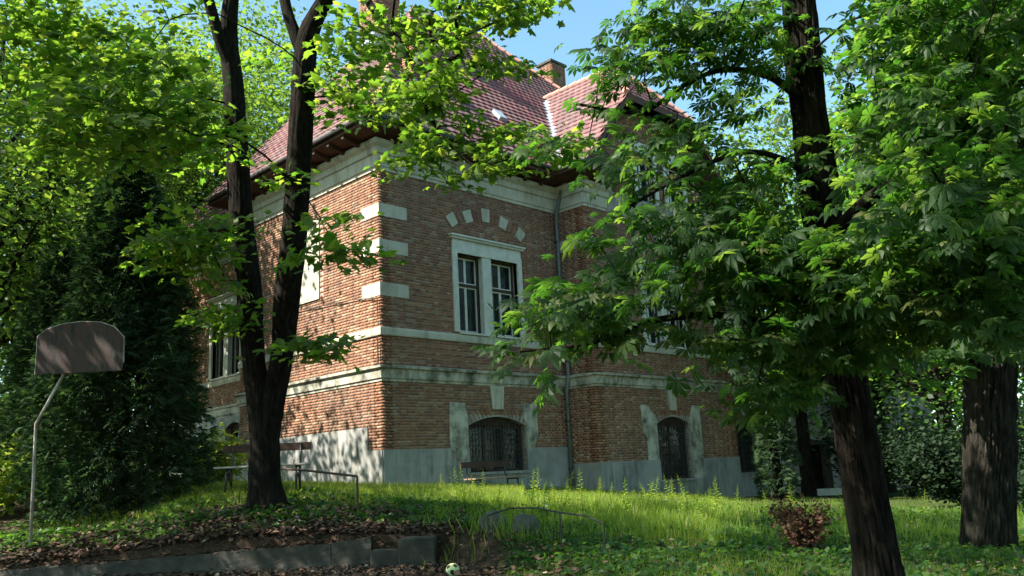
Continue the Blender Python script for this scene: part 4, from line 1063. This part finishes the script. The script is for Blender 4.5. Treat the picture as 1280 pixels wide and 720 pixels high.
MR = [(480, 50, 55, 45, 12.5, 1.0, 11), (540, 55, 50, 50, 12, 1.0, 12), (595, 22, 42, 24, 11.8, .8, 8), (645, 10, 38, 14, 11.6, .6, 8), (500, 120, 50, 36, 12, .8, 9), (555, 120, 40, 36, 11.6, .8, 7), (600, 165, 44, 20, 11.3, .7, 5), (540, 185, 38, 22, 11.4, .7, 6),
      (490, 205, 24, 8, 11.6, .4, 1), (630, 75, 24, 8, 11.6, .4, 3), (575, 215, 40, 14, 11.2, .5, 4), (645, 195, 40, 14, 11.2, .5, 4), (695, 180, 30, 16, 10.8, .4, 3), (590, -70, 120, 40, 12, 2, 12), (560, -130, 130, 50, 9.5, 1.3, 36)]  # last entry: unseen cluster added above the view to shade the foreground
MH = [  # sprays hanging over the left wall and round the stems
    (300, 285, 55, 36, 14.5, .8, 10), (395, 220, 65, 40, 14, .7, 26), (430, 280, 70, 26, 13.6, .7, 22), (425, 318, 60, 12, 13.5, .5, 12), (385, 345, 30, 14, 14.4, .4, 4), (400, 425, 40, 18, 14.6, .4, 8), (275, 385, 34, 45, 14.9, .6, 7), (245, 325, 45, 36, 14.5, .7, 8),
    (415, 115, 50, 60, 14.6, .9, 22), (425, 170, 50, 30, 14.2, .7, 15), (330, 230, 50, 50, 16.3, .4, 10), (335, 120, 50, 70, 16.3, .5, 12)]
spM = np.vstack([blobs(ML, 5), blobs(MH, 15, pw=.12)]); spR = blobs(MR, 6)
allst = [st1, st2, st3, st4]
grow(mp, b0, allst+[limb], np.vstack([spM, spR]), M['bark'], 3, attach_from=.42)
ctrM = np.array([b0[0], b0[1], 6.0])
C1 = leaves_for(spM, ctrM, 42, .62, .15, 21, flat=.08, jit=.34); C2 = leaves_for(spR, at(450, -60, 14), 38, .46, .11, 22, flat=.12, jit=.5)
foliage('foliage', mp, b0, MAPLE, *[np.concatenate([a_, b_]) for a_, b_ in zip(C1, C2)], M['maple'], 290, seed=1)

# --- chestnut on the right, trunk leaning to the left
b1 = at(1112, 790, 8.0); b1[2] = hz(b1[0], b1[1])
ch = empty('chestnut_tree', b1, 'dark leaning chestnut trunk right of centre with wide low limbs of large leaves', 'tree', 'trees in the garden')
r_ = 8.0/FOC
cs = stem([(1118, 820, 8, 36*r_), (1100, 720, 8, 29*r_), (1082, 620, 8, 27*r_), (1066, 520, 8, 25*r_), (1050, 420, 8, 24*r_), (1036, 330, 8.1, 22*r_), (1024, 240, 8.2, 26*r_), (1012, 150, 8.3, 22*r_), (1004, 70, 8.4, 23*r_), (998, -10, 8.5, 21*r_), (990, -150, 8.7, 20*r_), (985, -400, 9, 13*r_)], 26)
trunk_mesh('trunk', [cs], M['bark2'], ch, b1, sides=120, flare=b1[2], rough=.05, ridge=.022, freq=9)
l1 = stem([(1060, 420, 8.0, 9*r_), (990, 410, 7.3, 6*r_), (900, 395, 6.7, 4.5*r_), (820, 400, 6.3, 3.2*r_), (740, 428, 6.0, 2.2*r_), (650, 440, 5.9, 1*r_)])
l2 = stem([(1010, 130, 8.3, 7*r_), (960, 95, 8.1, 4.5*r_), (900, 88, 8, 3.5*r_), (850, 110, 7.9, 2.6*r_), (800, 140, 7.8, 3*r_), (720, 130, 7.6, 1.5*r_)])
l3 = stem([(1030, 232, 8.1, 6*r_), (980, 200, 7.7, 4*r_), (930, 190, 7.4, 3*r_), (870, 212, 7.1, 2.4*r_), (800, 250, 6.9, 1.8*r_), (740, 290, 6.8, 1.2*r_)])
l4 = stem([(1035, 300, 8.1, 10*r_), (1100, 240, 7.2, 8*r_), (1180, 220, 6.4, 6*r_), (1280, 230, 5.8, 4*r_)])
for s_ in (l1, l2, l3, l4): trunk_mesh('branch', [s_], M['bark2'], ch, b1, sides=8)
CL = [ # low limb reaching left over the house front, in flat layers
    (1010, 350, 90, 60, 7.2, .8, 24), (940, 320, 80, 50, 6.9, .8, 20), (890, 315, 80, 46, 6.7, .7, 9), (780, 335, 60, 24, 6.5, .6, 3), (740, 380, 60, 30, 6.2, .5, 7), (690, 405, 50, 16, 6.0, .4, 5),
    (925, 425, 70, 20, 6.5, .6, 4), (980, 430, 60, 40, 6.8, .7, 12), (960, 490, 30, 20, 6.8, .5, 5), (720, 432, 40, 6, 6.0, .3, 2), (830, 270, 80, 26, 6.9, .5, 6), (900, 250, 60, 34, 7.0, .6, 7),
    # upper limb
    (800, 85, 50, 30, 7.8, .7, 4), (860, 50, 60, 46, 8, .9, 10), (745, 66, 14, 10, 7.6, .3, 1), (860, 150, 60, 30, 7.7, .7, 5), (760, 180, 50, 14, 7.5, .5, 3), (910, 90, 50, 60, 8, 1, 8), (950, 40, 50, 40, 8.4, 1, 8), (890, 10, 80, 24, 8, 1, 9), (960, 230, 40, 30, 7.6, .7, 4),
    # right of the trunk, dense and near
    (1130, 330, 90, 70, 6.2, 1.0, 26), (1220, 300, 80, 90, 5.6, 1.0, 30), (1160, 180, 90, 80, 6.6, 1.2, 22), (1240, 130, 70, 100, 6, 1.2, 26), (1120, 30, 60, 40, 7.4, 1.2, 8), (1220, 20, 90, 60, 6.6, 1.2, 20), (1240, 400, 60, 30, 5.8, .8, 9), (1090, 410, 60, 30, 6.6, .6, 9), (1180, 250, 100, 60, 5.4, .7, 12),
    # above the picture
    (1010, -170, 220, 110, 8.4, 3, 36), (1250, -120, 120, 120, 6.5, 2.5, 30), (860, 190, 50, 26, 7.2, .5, 4), (800, 212, 50, 18, 7, .4, 3)]
spC = blobs(CL, 8, pg=.93)
grow(ch, b1, [cs, l1, l2, l3, l4], spC, M['bark2'], 4, attach_from=.30, minr=.0035)
Cc = leaves_for(spC, at(1030, 250, 8), 19, .50, .175, 31, flat=.10, jit=.36, droop=.35)
foliage('foliage', ch, b1, CHEST, *Cc, M['chest'], 290, seed=2)

# --- thick furrowed trunk at the right edge
b2 = at(1240, 700, 12.0); b2[2] = hz(b2[0], b2[1])
th = empty('old_tree', b2, 'thick furrowed trunk rising at the right edge of the garden', 'tree', 'trees in the garden')
r_ = 12/FOC
ts = stem([(1236, 715, 12, 35*r_), (1236, 660, 12, 31*r_), (1237, 560, 12, 30*r_), (1238, 450, 12, 30*r_), (1243, 340, 12, 29*r_), (1245, 200, 12, 31*r_), (1240, 0, 12.2, 27*r_), (1245, -250, 12.4, 20*r_), (1240, -500, 12.6, 10*r_)], 26)
trunk_mesh('trunk', [ts], M['bark3'], th, b2, sides=150, flare=b2[2]-.25, rough=.045, ridge=.04, freq=11)
t5 = stem([(1240, 330, 12, 11*r_), (1180, 290, 12, 7*r_), (1110, 250, 12, 4*r_)])
trunk_mesh('branch', [t5], M['bark3'], th, b2, sides=8)
TL_ = [(1150, 90, 110, 90, 12.5, 2, 60), (1200, 230, 110, 60, 12.5, 2, 46), (1110, 200, 50, 60, 13, 1.5, 26), (1130, 330, 50, 40, 13, 1, 14), (1180, 420, 30, 40, 11.6, .5, 8), (1300, 300, 60, 150, 12, 2, 40), (1250, -150, 250, 140, 12.5, 3.5, 130), (1200, 20, 120, 50, 13, 2, 40)]
spT = blobs(TL_, 9, pg=.95)
grow(th, b2, [ts, t5], spT, M['bark3'], 5, attach_from=.4)
foliage('foliage', th, b2, MAPLE, *leaves_for(spT, b2+np.array([0, 0, 6]), 36, .62, .15, 41, flat=.08, jit=.36), M['chest'], 0, seed=3)

# --- dark conifer on the left
def conifer(px, d, hpx, wpx, label, basepy, n, seed, taper=.6):
    rg = np.random.default_rng(seed); b = at(px, basepy, d); b[2] = hz(b[0], b[1])
    H_ = hpx*d/FOC; W_ = wpx*d/FOC
    e = empty('conifer', b, label, 'tree', 'trees in the garden')
    mb = MB(); mb.tube([(0, 0, -.1), (0.02, 0, H_*.5), (0, 0, H_*.97)], [.16, .1, .02], 10); mb.build('trunk', M['bark'], e, smooth=True)
    m = n; hh = rg.random(m)**.8; ang = rg.uniform(0, 2*math.pi, m)
    prof = np.interp(hh, [0, .1, .35, .6, .85, 1], [.86, 1.0, .92, .66, .36, .05])*W_
    lob = 1+.16*np.sin(ang*3+hh*9+seed)+.12*np.sin(ang*7-hh*17)+rg.normal(0, .06, m); rr_ = prof*lob*(rg.random(m)**.35)
    C = np.stack([np.cos(ang)*rr_, np.sin(ang)*rr_, hh*H_+.05-rr_*.10], -1)
    out = np.stack([np.cos(ang), np.sin(ang), rg.uniform(-.35, .25, m)], -1)
    N = np.stack([-np.sin(ang), np.cos(ang), np.zeros(m)], -1)*rg.choice([-1, 1], m)[:, None]*.7+np.array([0, 0, 1.])+rg.normal(0, .45, (m, 3))
    T_ = []; F_2 = []       # feathery frond: fan of narrow blades
    for k, a in enumerate((-70, -42, -18, 0, 18, 42, 70)):
        a = math.radians(a); L = (.5, .75, .9, 1, .9, .75, .5)[k]; dx, dy = math.sin(a), math.cos(a); y0 = (.45, .3, .12, 0, .12, .3, .45)[k]; i = len(T_)
        T_ += [(0, y0*.6, 0), (dx*L*.5+dy*.05, y0*.6+dy*L*.4, -.03), (dx*L*.75, y0*.6+dy*L*.75, -.16), (dx*L*.5-dy*.05, y0*.6+dy*L*.4, -.03)]; F_2 += [(i, i+1, i+2), (i, i+2, i+3)]
    V, F = place(np.array(T_), np.array(F_2), C, N, out, rg.uniform(.16, .34, m)*1.15)
    o = np_mesh('foliage', V, F, M['thuja'], e, v=np.repeat(rg.random(m), len(F_2))); o['kind'] = 'stuff'; return e
conifer(148, 17.5, 470, 100, 'broad dark evergreen left of the forked maple behind the basketball board', 640, 15000, 3)
conifer(60, 19.5, 330, 70, 'smaller dark evergreen at the left behind the bent pole', 630, 5000, 5)
conifer(974, 25.5, 230, 21, 'narrow dark ivy clad column beside the far end of the house', 622, 2600, 8)

# --- woodland trees behind and around
def wood_tree(px, basepy, d, hgt, rad, label, seed, n=5200, leaf=.16, barkm='bark', trunk=.2, m='bgleaf', z0f=.22, lean=0, xy=None, grp='woodland trees around the garden', cat='tree', name='woodland_tree', squash=.8):
    rg = np.random.default_rng(seed)
    if xy is None: b = at(px, basepy, d)
    else: b = np.array([xy[0], xy[1], 0.])
    b[2] = hz(b[0], b[1])-.05
    e = empty(name, b, label, cat, grp)
    S = smooth_path([(0, 0, 0, trunk*1.25), (.05+lean*.2, 0, hgt*.3, trunk*.95), (lean*.6, .1, hgt*.6, trunk*.6), (lean, 0, hgt*.93, trunk*.15)], 5)
    trunk_mesh('trunk', [S], M[barkm], e, np.zeros(3), sides=12, flare=0)
    nc = max(8, int(n/110)); cl = []
    while len(cl) < nc:
        q = rg.uniform(-1, 1, 3)
        if .12 < q@q < 1: cl.append(q)
    cl = np.array(cl); hc = hgt*(z0f+1)/2; cl = cl*np.array([rad, rad, hgt*(1-z0f)/2])+np.array([lean*.6, 0, hc])
    keep = np.ones(len(cl), bool)
    for i, c in enumerate(cl):
        s = shadow_lit(c+b)
        if s == 'ground' and rg.random() < .97: keep[i] = False
        if s == 'wall' and rg.random() < .9: keep[i] = False
        q_ = c+b
        if -1 < q_[0] < 19.8 and q_[1] > -1 and q_[2] < 12 and q_[1] < 17: keep[i] = False
    cl = cl[keep]
    mb = MB()
    for c in cl[::3]:
        k = int(len(S)*min(.9, max(.25, c[2]/hgt*.75))); a = S[k]; mid = (a[:3]+c)/2+np.array([0, 0, .25]); r0_ = a[3]*.35
        mb.tube([a[:3], mid, c], [r0_, r0_*.6, .01], 5, cap=False)
    mb.build('branch', M[barkm], e, smooth=True)
    k = n//nc; R_ = rad*.30+.25
    C, N, H, S2 = leaves_for(cl, (0, 0, hc), k, R_, leaf, seed+1, flat=.35, jit=.5)
    V, F = place(*SIMPLE, C, N, H, S2)
    o = np_mesh('foliage', V, F, M[m], e, v=np.repeat(rg.random(len(C)), 2)); o['kind'] = 'stuff'; return e
WT_ = [
    (-40, 620, 22, 15, 4.2, 'tall dark woodland tree at the far left edge', 1, 26000, {}),
    (60, 610, 27, 17, 4.5, 'tall tree filling the upper left behind the evergreens', 2, 32000, {}),
    (170, 600, 33, 18, 5, 'tall tree left of the house roof behind the maple', 3, 30000, {}),
    (235, 600, 36, 20, 5.5, 'broad high tree between the forked maple and the left eave', 13, 24000, dict(leaf=.2)),
    (292, 600, 45, 28, 7, 'very tall tree far behind the left part of the roof', 15, 28000, dict(leaf=.24)),
    (120, 600, 38, 21, 6, 'highest tree of the far left woodland', 14, 24000, dict(leaf=.2)),
    (10, 610, 25, 9, 2.2, 'slim dark trunked tree at the left edge beyond the bent pole', 4, 3500, dict(z0f=.5, trunk=.22)),
    (1010, 600, 31, 13, 3.6, 'bright leafed tree beyond the right end of the house', 5, 12000, {}),
    (1110, 600, 33, 14, 4.2, 'leafy tree beyond the outbuilding between the two right trunks', 6, 14000, dict(z0f=.12, m='chest')),
    (1190, 600, 27, 12, 3.6, 'bushy tree behind the thick furrowed trunk', 7, 14000, dict(z0f=.10, m='chest')),
    (1310, 600, 24, 14, 4.2, 'tall tree beyond the right edge of the garden', 8, 12000, {}),
    (1070, 600, 42, 20, 6, 'highest tree far beyond the outbuilding', 9, 16000, dict(leaf=.24)),
    (940, 600, 46, 17, 5, 'distant tree over the right end of the roof', 10, 6000, dict(leaf=.24)),
    (1240, 600, 42, 18, 6, 'distant tall tree behind the bushy right hand trees', 11, 16000, dict(leaf=.24)),
    (260, 600, 48, 20, 6, 'distant tree behind the left wing of the house', 12, 6000, dict(leaf=.24)),
]
for px, py, d, h_, rd, lab, sd_, n_, kw in WT_: wood_tree(px, py, d, h_, rd, lab, 100+sd_, n=n_, **kw)
# trees added outside the picture to shade the court and the lawn
for k, (s, d, h_, rd) in enumerate(((-11, 11, 13, 4.6), (-9.5, 4.5, 17, 5), (-3, -1.5, 11, 4), (3.5, 2.5, 12, 4.3), (9.5, 8, 13, 4), (-14, 17, 14, 4.5), (-18, 24, 16, 5), (14, 14, 15, 5), (-12, 7, 16, 4.6))):
    x, y = to_xy(s, d); wood_tree(0, 0, 0, h_, rd, ['large leafy tree added left of the view for its shade', 'unseen leafy tree added near the camera on the left to shade the court', 'leafy tree added behind the camera for its shade', 'unseen leafy tree added close on the right for its shade', 'unseen leafy tree added further right for its shade', 'leafy tree added for shade beyond the left end of the retaining wall', 'tall leafy tree added for shade far to the left of the garden', 'tall leafy tree added for shade far to the right of the garden', 'unseen leafy tree added left of the sunken court to shade it'][k], 300+k, n=8000, leaf=.17, xy=(x, y), trunk=.24, z0f=.38)
# far belt closing the view between the trunks
def belt(name, s0, s1, d, h0, h1, n, seed, label, leaf=.35, m='bgleaf'):
    rg = np.random.default_rng(seed); s = rg.uniform(s0, s1, n); dd = d+rg.normal(0, 1.6, n); x, y = to_xy(s, dd)
    top = h0+(h1-h0)*(.5+.3*np.sin(s*.35+seed)+.2*np.sin(s*.9)); z = -1.2+rg.random(n)**.8*top
    C = np.stack([x, y, z], -1); N = np.stack([-FH[0]*np.ones(n), -FH[1]*np.ones(n), np.ones(n)*1.2], -1)+rg.normal(0, .6, (n, 3)); H = rg.normal(0, 1, (n, 3)); H[:, 2] -= .5
    base = np.array([*to_xy((s0+s1)/2, d), -1.2]); V, F = place(*SIMPLE, C-base, N, H, leaf*rg.uniform(.6, 1.3, n)); o = np_mesh(name, V, F, M[m], None, v=np.repeat(rg.random(n), 2)); o.location = base
    tag(o, label, 'woodland', kind='stuff'); return o
belt('far_woodland', -55, -16, 52, 9, 14, 36000, 1, 'mass of far woodland leaves closing the view on the left')
belt('far_woodland', 14, 60, 52, 8, 13, 36000, 2, 'mass of far woodland leaves closing the view on the right')
belt('undergrowth', -26, -11, 30, 2.0, 4.5, 12000, 3, 'sunlit undergrowth on the left between the evergreens and the woodland', leaf=.2)
belt('undergrowth', 15, 34, 40, 2.0, 4.5, 14000, 4, 'dark undergrowth on the right around the pale outbuilding', leaf=.22, m='shade_leaf')

# bushes
def bush(px, basepy, d, w_, h_, label, seed, n=1800, m='herb', leaf=.10, grp=None, name='bush', cat='bush'):
    rg = np.random.default_rng(seed); b = at(px, basepy, d); b[2] = hz(b[0], b[1]); e = empty(name, b, label, cat, grp)
    mb = MB(); tips = []
    for k in range(14):
        a = rg.uniform(0, 6.28); q = rg.uniform(.3, 1); t = np.array([math.cos(a)*w_*q, math.sin(a)*w_*q, h_*rg.uniform(.5, 1)]); tips.append(t)
        mb.tube([(0, 0, -.05), t*np.array([.4, .4, .6]), t], [.014, .009, .004], 5, cap=False)
    mb.build('stem', M['bark2'], e)
    idx_ = rg.integers(0, 14, n); t = rg.uniform(.35, 1.08, n); C = np.array(tips)[idx_]*t[:, None]+rg.normal(0, .13*w_+.03, (n, 3)); C[:, 2] = np.abs(C[:, 2])
    N = rg.normal(0, .5, (n, 3))+np.array([0, 0, 1]); H = C*np.array([1, 1, .1])+rg.normal(0, .3, (n, 3))
    V, F = place(*SIMPLE, C, N, H, leaf*rg.uniform(.6, 1.4, n)); o = np_mesh('foliage', V, F, M[m], e, v=np.repeat(rg.random(n), 2)); o['kind'] = 'stuff'; return e
bush(1012, 700, 11.6, .36, .62, 'withered reddish brown shrub in front of the leaning chestnut trunk', 1, n=1500, m='redleaf', leaf=.065)
bush(985, 650, 14.5, .3, .5, 'small withered brown shrub behind the reddish one', 2, n=600, m='redleaf', leaf=.06)
bush(20, 610, 21.5, 1.6, 2.6, 'bright green bush at the left edge behind the bent pole', 3, n=6000, leaf=.12, m='grass')
bush(-30, 640, 18, 1.2, 1.3, 'low yellow green bush at the very left edge', 4, n=3000, leaf=.12, m='grass')
bush(262, 600, 21, .9, 1.5, 'leafy green bush between the evergreen and the bench', 5, n=3000, leaf=.11, m='grass')
bush(1140, 620, 27, 1.8, 2.2, 'dark bush between the two right hand trunks', 6, n=6000, leaf=.13, m='shade_leaf')
bush(1075, 610, 30, 1.4, 3.2, 'dark bush in front of the pale outbuilding', 7, n=4000, leaf=.13, m='shade_leaf')
bush(1200, 610, 22, 1.2, 2.0, 'dense dark bush left of the thick furrowed trunk', 8, n=5000, leaf=.12, m='shade_leaf')
bush(1290, 640, 18, 1.4, 1.8, 'dark bush at the right edge behind the thick trunk', 9, n=4500, leaf=.12, m='shade_leaf')

# ------------------------------------------------------------------ ground cover
def scatter(n, s0, s1, d0, d1, seed, dens=None):
    rg = np.random.default_rng(seed); s = rg.uniform(s0, s1, n); d = d0+(d1-d0)*rg.random(n); x, y = to_xy(s, d)
    ok = ~((x > -.05) & (y > -.02) & (x < 19)) & ~((x > 6.9) & (x < 14.6) & (y > PY-.05) & (y < 1)); ok &= (np.abs(s/np.maximum(d, .5)) < .75)
    if dens is not None: ok &= rg.random(n) < dens(x, y, s, d)
    x, y = x[ok], y[ok]; return x, y, height(x, y), s[ok], d[ok], rg
def litmask(x, y): return litpoly_ground(x, y).astype(float)
BL = np.array([(-.5, 0, 0), (.5, 0, 0), (.36, .5, .10), (-.36, .5, .10), (0, 1, .34)])*np.array([.05, 1, 1]); BLF = np.array([(0, 1, 2), (0, 2, 3), (3, 2, 4)])
def grass(n, s0, s1, d0, d1, seed, hfun, dens, label, m='grass'):
    x, y, z, s, d, rg = scatter(n, s0, s1, d0, d1, seed, dens); k = len(x); C = np.stack([x, y, z-.01], -1)
    a = rg.uniform(0, 6.28, k); H = np.stack([np.cos(a)*.35, np.sin(a)*.35, np.ones(k)], -1); H += rg.normal(0, .30, (k, 3))*np.array([1, 1, .5]); N = np.stack([-np.cos(a), -np.sin(a), np.zeros(k)+.1], -1)
    T_ = BL.copy(); V, F = place(T_, BLF, C, N, H, hfun(x, y, s, d)*rg.uniform(.45, 1.25, k)); base = np.array([x.mean(), y.mean(), -.5])
    o = np_mesh('grass', V-base, F, M[m], None, v=np.repeat(rg.random(k), 3)); o.location = base; tag(o, label, 'grass', kind='stuff')
fb = lambda x, y: np.sin(x*1.3+.5)*np.cos(y*1.1+1)+.6*np.sin(x*3.1+y*2.3)
grass(150000, -1.6, 12, 13.0, 28, 1, lambda x, y, s, d: (.24+.09*fb(x, y))*np.clip(1.5-(d-13)/9, .45, 1), lambda x, y, s, d: np.clip(litmask(x, y)*.9+.25, 0, 1)*np.clip(.7+.45*fb(x, y), .1, 1)*np.clip((s+1.6)/1.5+.5*np.sin(d*5)*np.sin(s*7), 0, 1), 'long sunlit grass in front of the house')
grass(90000, -9, 0, 14.6, 26, 2, lambda x, y, s, d: .09+.13*np.clip((d-15.8)/2, 0, 1), lambda x, y, s, d: np.clip((d-14.3)/4, .12, 1)*np.where(d < 16, .3, 1.6), 'shorter grass around the bench and the maple trunk')
grass(90000, -3, 14, 6, 15, 3, lambda x, y, s, d: .10+.04*fb(x, y), lambda x, y, s, d: np.clip(greenness(x, y)*(.8+.5*fb(x, y)), .02, 1), 'thin short grass in the shaded foreground')
def herbs(n, s0, s1, d0, d1, seed, dens, label, sz=.05, m='herb', name='ground_cover', flat=.5):
    x, y, z, s, d, rg = scatter(n, s0, s1, d0, d1, seed, dens); k = len(x)
    C = np.stack([x, y, z+rg.uniform(.01, .10, k)], -1); N = rg.normal(0, flat, (k, 3))+np.array([0, 0, 1.]); H = rg.normal(0, 1, (k, 3)); H[:, 2] += .2
    V, F = place(np.array([(0, 0, 0), (.42, .5, .05), (0, 1, -.05), (-.42, .5, .05)]), SIMPLE[1], C, N, H, sz*rg.uniform(.5, 1.6, k)); base = np.array([x.mean(), y.mean(), -.8])
    o = np_mesh(name, V-base, F, M[m], None, v=np.repeat(rg.random(k), 2)); o.location = base; tag(o, label, 'ground cover' if m != 'litter' else 'dead leaves', kind='stuff')
herbs(110000, -3, 14, 6, 22, 11, lambda x, y, s, d: np.clip(greenness(x, y)*(.6+.6*fb(x*1.7, y*1.5)), .0, 1)*(1-.6*litmask(x, y)), 'low broad leaved ground cover in the shaded foreground', sz=.07)
herbs(50000, -10, -.5, 14.2, 20, 12, lambda x, y, s, d: np.clip(.35+.5*fb(x*1.7, y*1.5), .05, 1), 'low broad leaved plants above the retaining wall', sz=.07)
herbs(90000, -14, 9, 5.5, 13.7, 13, lambda x, y, s, d: np.where(s < -1.2, 1, np.where(s < .6, .35, .05)), 'fallen brown leaves scattered over the court floor', sz=.06, m='litter', name='leaf_litter', flat=.3)
herbs(40000, -12, -1, 13.62, 17.5, 14, lambda x, y, s, d: np.clip(1.2-(d-14)/1.8, .04, 1), 'fallen brown leaves on the slope above the retaining wall', sz=.07, m='litter', name='leaf_litter', flat=.35)
rg_ = np.random.default_rng(77); k_ = 1500; q_ = rg_.uniform(-12, -2.3, k_); x_, y_ = to_xy(q_, wall_d(q_)+rg_.normal(.02, .08, k_))
z_ = np.interp(q_, [-16, -8.4, -6.4, -4, -2.3], [-.96, -.93, -.87, -.78, -.70])+rg_.uniform(.0, .04, k_)
V_, F_x = place(np.array([(0, 0, 0), (.42, .5, .05), (0, 1, -.05), (-.42, .5, .05)]), SIMPLE[1], np.stack([x_, y_, z_], -1), rg_.normal(0, .25, (k_, 3))+np.array([0, 0, 1.]), rg_.normal(0, 1, (k_, 3)), .06*rg_.uniform(.5, 1.4, k_))
b_ = np.array([x_.mean(), y_.mean(), -.7]); o = np_mesh('leaf_litter', V_-b_, F_x, M['litter'], None, v=np.repeat(rg_.random(k_), 2)); o.location = b_; tag(o, 'dead leaves lying along the top of the retaining wall', 'dead leaves', kind='stuff')
# tall flowering weeds standing over the grass
def weeds(n, s0, s1, d0, d1, seed, label, h0=.55, h1=1.0):
    x, y, z, s, d, rg = scatter(n, s0, s1, d0, d1, seed, lambda x, y, s, d: np.clip(litmask(x, y)+.25, 0, 1)*np.clip(fb(x*1.4, y*1.4)*1.2+.3, 0, 1)); V = []; F = []; vv = []
    LT = np.array([(0, 0, 0), (.11, .4, .04), (0, 1, -.15), (-.11, .4, .04)])
    Cs = []; Ns = []; Hs = []; Ss = []
    mb = MB()
    for xi, yi, zi in zip(x, y, z):
        h_ = h0+(h1-h0)*rg.random()**2; lean = rg.normal(0, .16, 2); top = np.array([xi+lean[0]*h_, yi+lean[1]*h_, zi+h_]); b = np.array([xi, yi, zi]); mb.tube([b, (b+top)/2+(*rg.normal(0, .01, 2), 0), top], [.006, .005, .002], 3, cap=False)
        for k in range(22):
            t = k/22*.75+.2; a = k*2.4; p = b+(top-b)*t; Cs.append(p); Hs.append((math.cos(a), math.sin(a), .55)); Ns.append((-.4*math.cos(a), -.4*math.sin(a), 1)); Ss.append(h_*.17*(1.15-t)*rg.uniform(.7, 1.2)+.02)
    o1 = mb; V2, F2 = place(LT, SIMPLE[1], np.array(Cs), np.array(Ns), np.array(Hs), np.array(Ss))
    V = np.vstack([np.array(o1.v), V2]); base = np.array([x.mean(), y.mean(), -.5])
    o = np_mesh('weeds', V-base, [np.array(o1.f), F2+len(o1.v)], M['grass'], None); o.location = base; tag(o, label, 'weeds', kind='stuff')
weeds(420, -1.5, 9, 14, 21.5, 21, 'tall leafy weeds standing in the sunlit grass before the house', .35, .9)
weeds(110, -5.5, -1, 18, 23, 22, 'tall weeds along the foot of the sunlit left wall', .3, .55)
weeds(40, -8.5, -5.3, 18, 23, 23, 'tall weeds beside the evergreen left of the bench', .6, 1.2)
